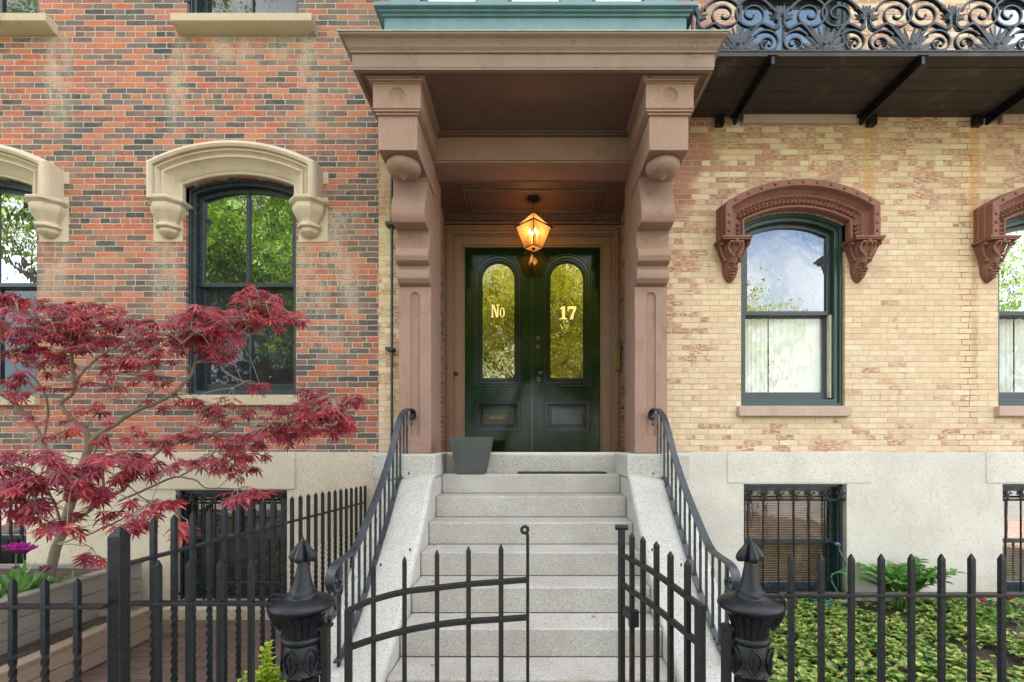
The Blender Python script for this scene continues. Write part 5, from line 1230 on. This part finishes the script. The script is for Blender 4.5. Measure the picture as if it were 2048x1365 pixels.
# lime shrub by the left gate post
sh = thing('lime_shrub', 'small lime yellow shrub behind the left gate post', 'shrub', (P(535,1365,2.45).x, 2.45-D0, 0)); q = MB(); st = MB()
cc_ = P(532,1365,2.45)
for i in range(90):
    a = rg.uniform(0,6.28); rr = rg.uniform(0,.19); h = .40+rg.uniform(.0,.36)*(1-rr/.22); e_ = V((cc_.x+cos(a)*rr, cc_.y+sin(a)*rr*.8, h+.05)); st.tube([(cc_.x+cos(a)*rr*.3, cc_.y+sin(a)*rr*.3, 0), e_], .003, 4)
    for k in range(7): b = k*2.4; leafblade(q, e_+V((0,0,-.01*k)), V((cos(b), sin(b), rg.uniform(.2,1.0))), rg.uniform(.030,.048), .021, .2, n=3)
st.build('stem', M['green'], sh); q.build('leaves', M['lime'], sh, smooth=0)

# hose and tap by the right basement window
tp = thing('garden_tap', 'garden tap with a blue handle beside the barred basement window', 'tap', tuple(P(1678,1090,4.97)))
c = P(1678,1090,4.94); MB().tube([c+V((0,.12,0)), c], .010, 8, nrm=(0,0,1)).tube([c, c+V((0,0,-.05))], .009, 8).ell(c, (.016,.016,.016), 10, 6).build('spout', M['brass'], tp)
MB().ell(c+V((-.03,-.02,.012)), (.028,.012,.020), 12, 6).tube([c, c+V((-.03,-.02,.012))], .005, 6).build('tap_handle', M['tapb'], tp)
pts = [c+V((0,0,-.06)), P(1683,1110,4.93), P(1692,1132,4.92), P(1680,1143,4.92), P(1664,1150,4.92), P(1664,1165,4.9), P(1674,1185,4.88), P(1672,1205,4.86), P(1655,1222,4.8)]
q = MB(); cz = P(1640,1232,4.72)
for i in range(56): a = i*.35; pts.append(V((cz.x+(.13-.0008*i)*cos(a), cz.y+(.09)*sin(a), .17+.0016*i))) if i > 3 else None
q.tube(catmull(pts, 4), .0095, 8)
tag(q.build('garden_hose', M['hose']), 'dark green hose hanging from the tap and coiled on the ground', 'hose')
# ------------------------------------------------------------------ street trees across the road (seen in the glass)
def street_tree(x, y, h, sp, mat, dens, label, seed, low=.30):
    rr_ = random.Random(seed); t = thing('street_tree', label, 'tree', (x, y, 0), 'trees in the park across the road'); tr = MB(); lf = MB(); tips = []
    def limb(p, dv, L_, r, lev):
        pts = [p]; d_ = dv.normalized()
        for k in range(6): d_ = (d_+V((rr_.uniform(-1,1), rr_.uniform(-1,1), rr_.uniform(-.3,.8)))*.16).normalized(); pts.append(pts[-1]+d_*L_/6)
        tr.tube(pts, r, 7 if lev < 2 else 4, scale=lambda u: 1-.6*u)
        if lev >= 3: tips.append((pts[-1], L_)); tips.append((pts[3], L_)); return
        for k in range((4, 4, 3)[lev]+1):
            b = pts[2+rr_.randrange(5)]; a = rr_.uniform(0, 6.28); e_ = rr_.uniform(.1, .9); limb(b, d_*.5+V((cos(a)*cos(e_), sin(a)*cos(e_), sin(e_)*.6)), L_*rr_.uniform(.5,.72), r*.5, lev+1)
    limb(V((x, y, 0)), V((rr_.uniform(-.1,.1), 0, 1)), h*.55, h*.022, 0)
    for c_, L_ in tips:
        for _ in range(dens):
            p_ = c_+V((rr_.gauss(0,1), rr_.gauss(0,1), rr_.gauss(0,.7)))*sp
            if p_.z < h*low: continue
            a = rr_.uniform(0,6.28); s_ = rr_.uniform(.10,.20); u_ = V((cos(a), sin(a), rr_.uniform(-.6,.6)))*s_; v_ = V((-sin(a)*.5, cos(a)*.5, rr_.uniform(-1,.4)))*s_*.8
            lf.add([p_-u_, p_-v_*.6, p_+u_, p_+v_*.6], [(0,1,2,3)])
    tr.build('trunk', M['bark2'], t, smooth=60); lf.build('crown', mat, t, smooth=0); return t
street_tree(-11, -15, 15, .65, M['tree'], 120, 'full green tree across the road to the left', 1, .22)
street_tree(-14, -20, 20, .8, M['tree'], 110, 'tallest green tree in the park, behind the full one', 12, .2)
street_tree(-1.8, -16, 14, .6, M['tree2'], 70, 'yellow green spring tree across the road opposite the doors', 2, .18)
street_tree(3.2, -19, 12.5, .6, M['tree2'], 70, 'broader yellow green tree behind the spring tree', 3, .15)
street_tree(10.0, -19, 9.5, .45, M['tree2'], 18, 'small sparse budding tree across the road to the right', 4, .3)
street_tree(-4.5, -21, 12, .75, M['tree'], 60, 'low branching green tree in the park behind the spring trees', 8, .04)
street_tree(6.5, -27, 13, .8, M['tree2'], 50, 'wide spring tree far back in the park opposite the doors', 9, .04)
street_tree(-14, -25, 15, .8, M['tree'], 60, 'dark green tree far back on the left of the park', 10, .05)
street_tree(-21, -17, 19, .8, M['tree'], 100, 'tall green tree far to the left across the road', 5)
street_tree(-6.5, -24, 14, .6, M['tree2'], 30, 'spring tree further back in the park', 6, .1)
street_tree(21, -16, 13, .5, M['tree'], 26, 'thin bare branched tree far to the right across the road', 7, .4)
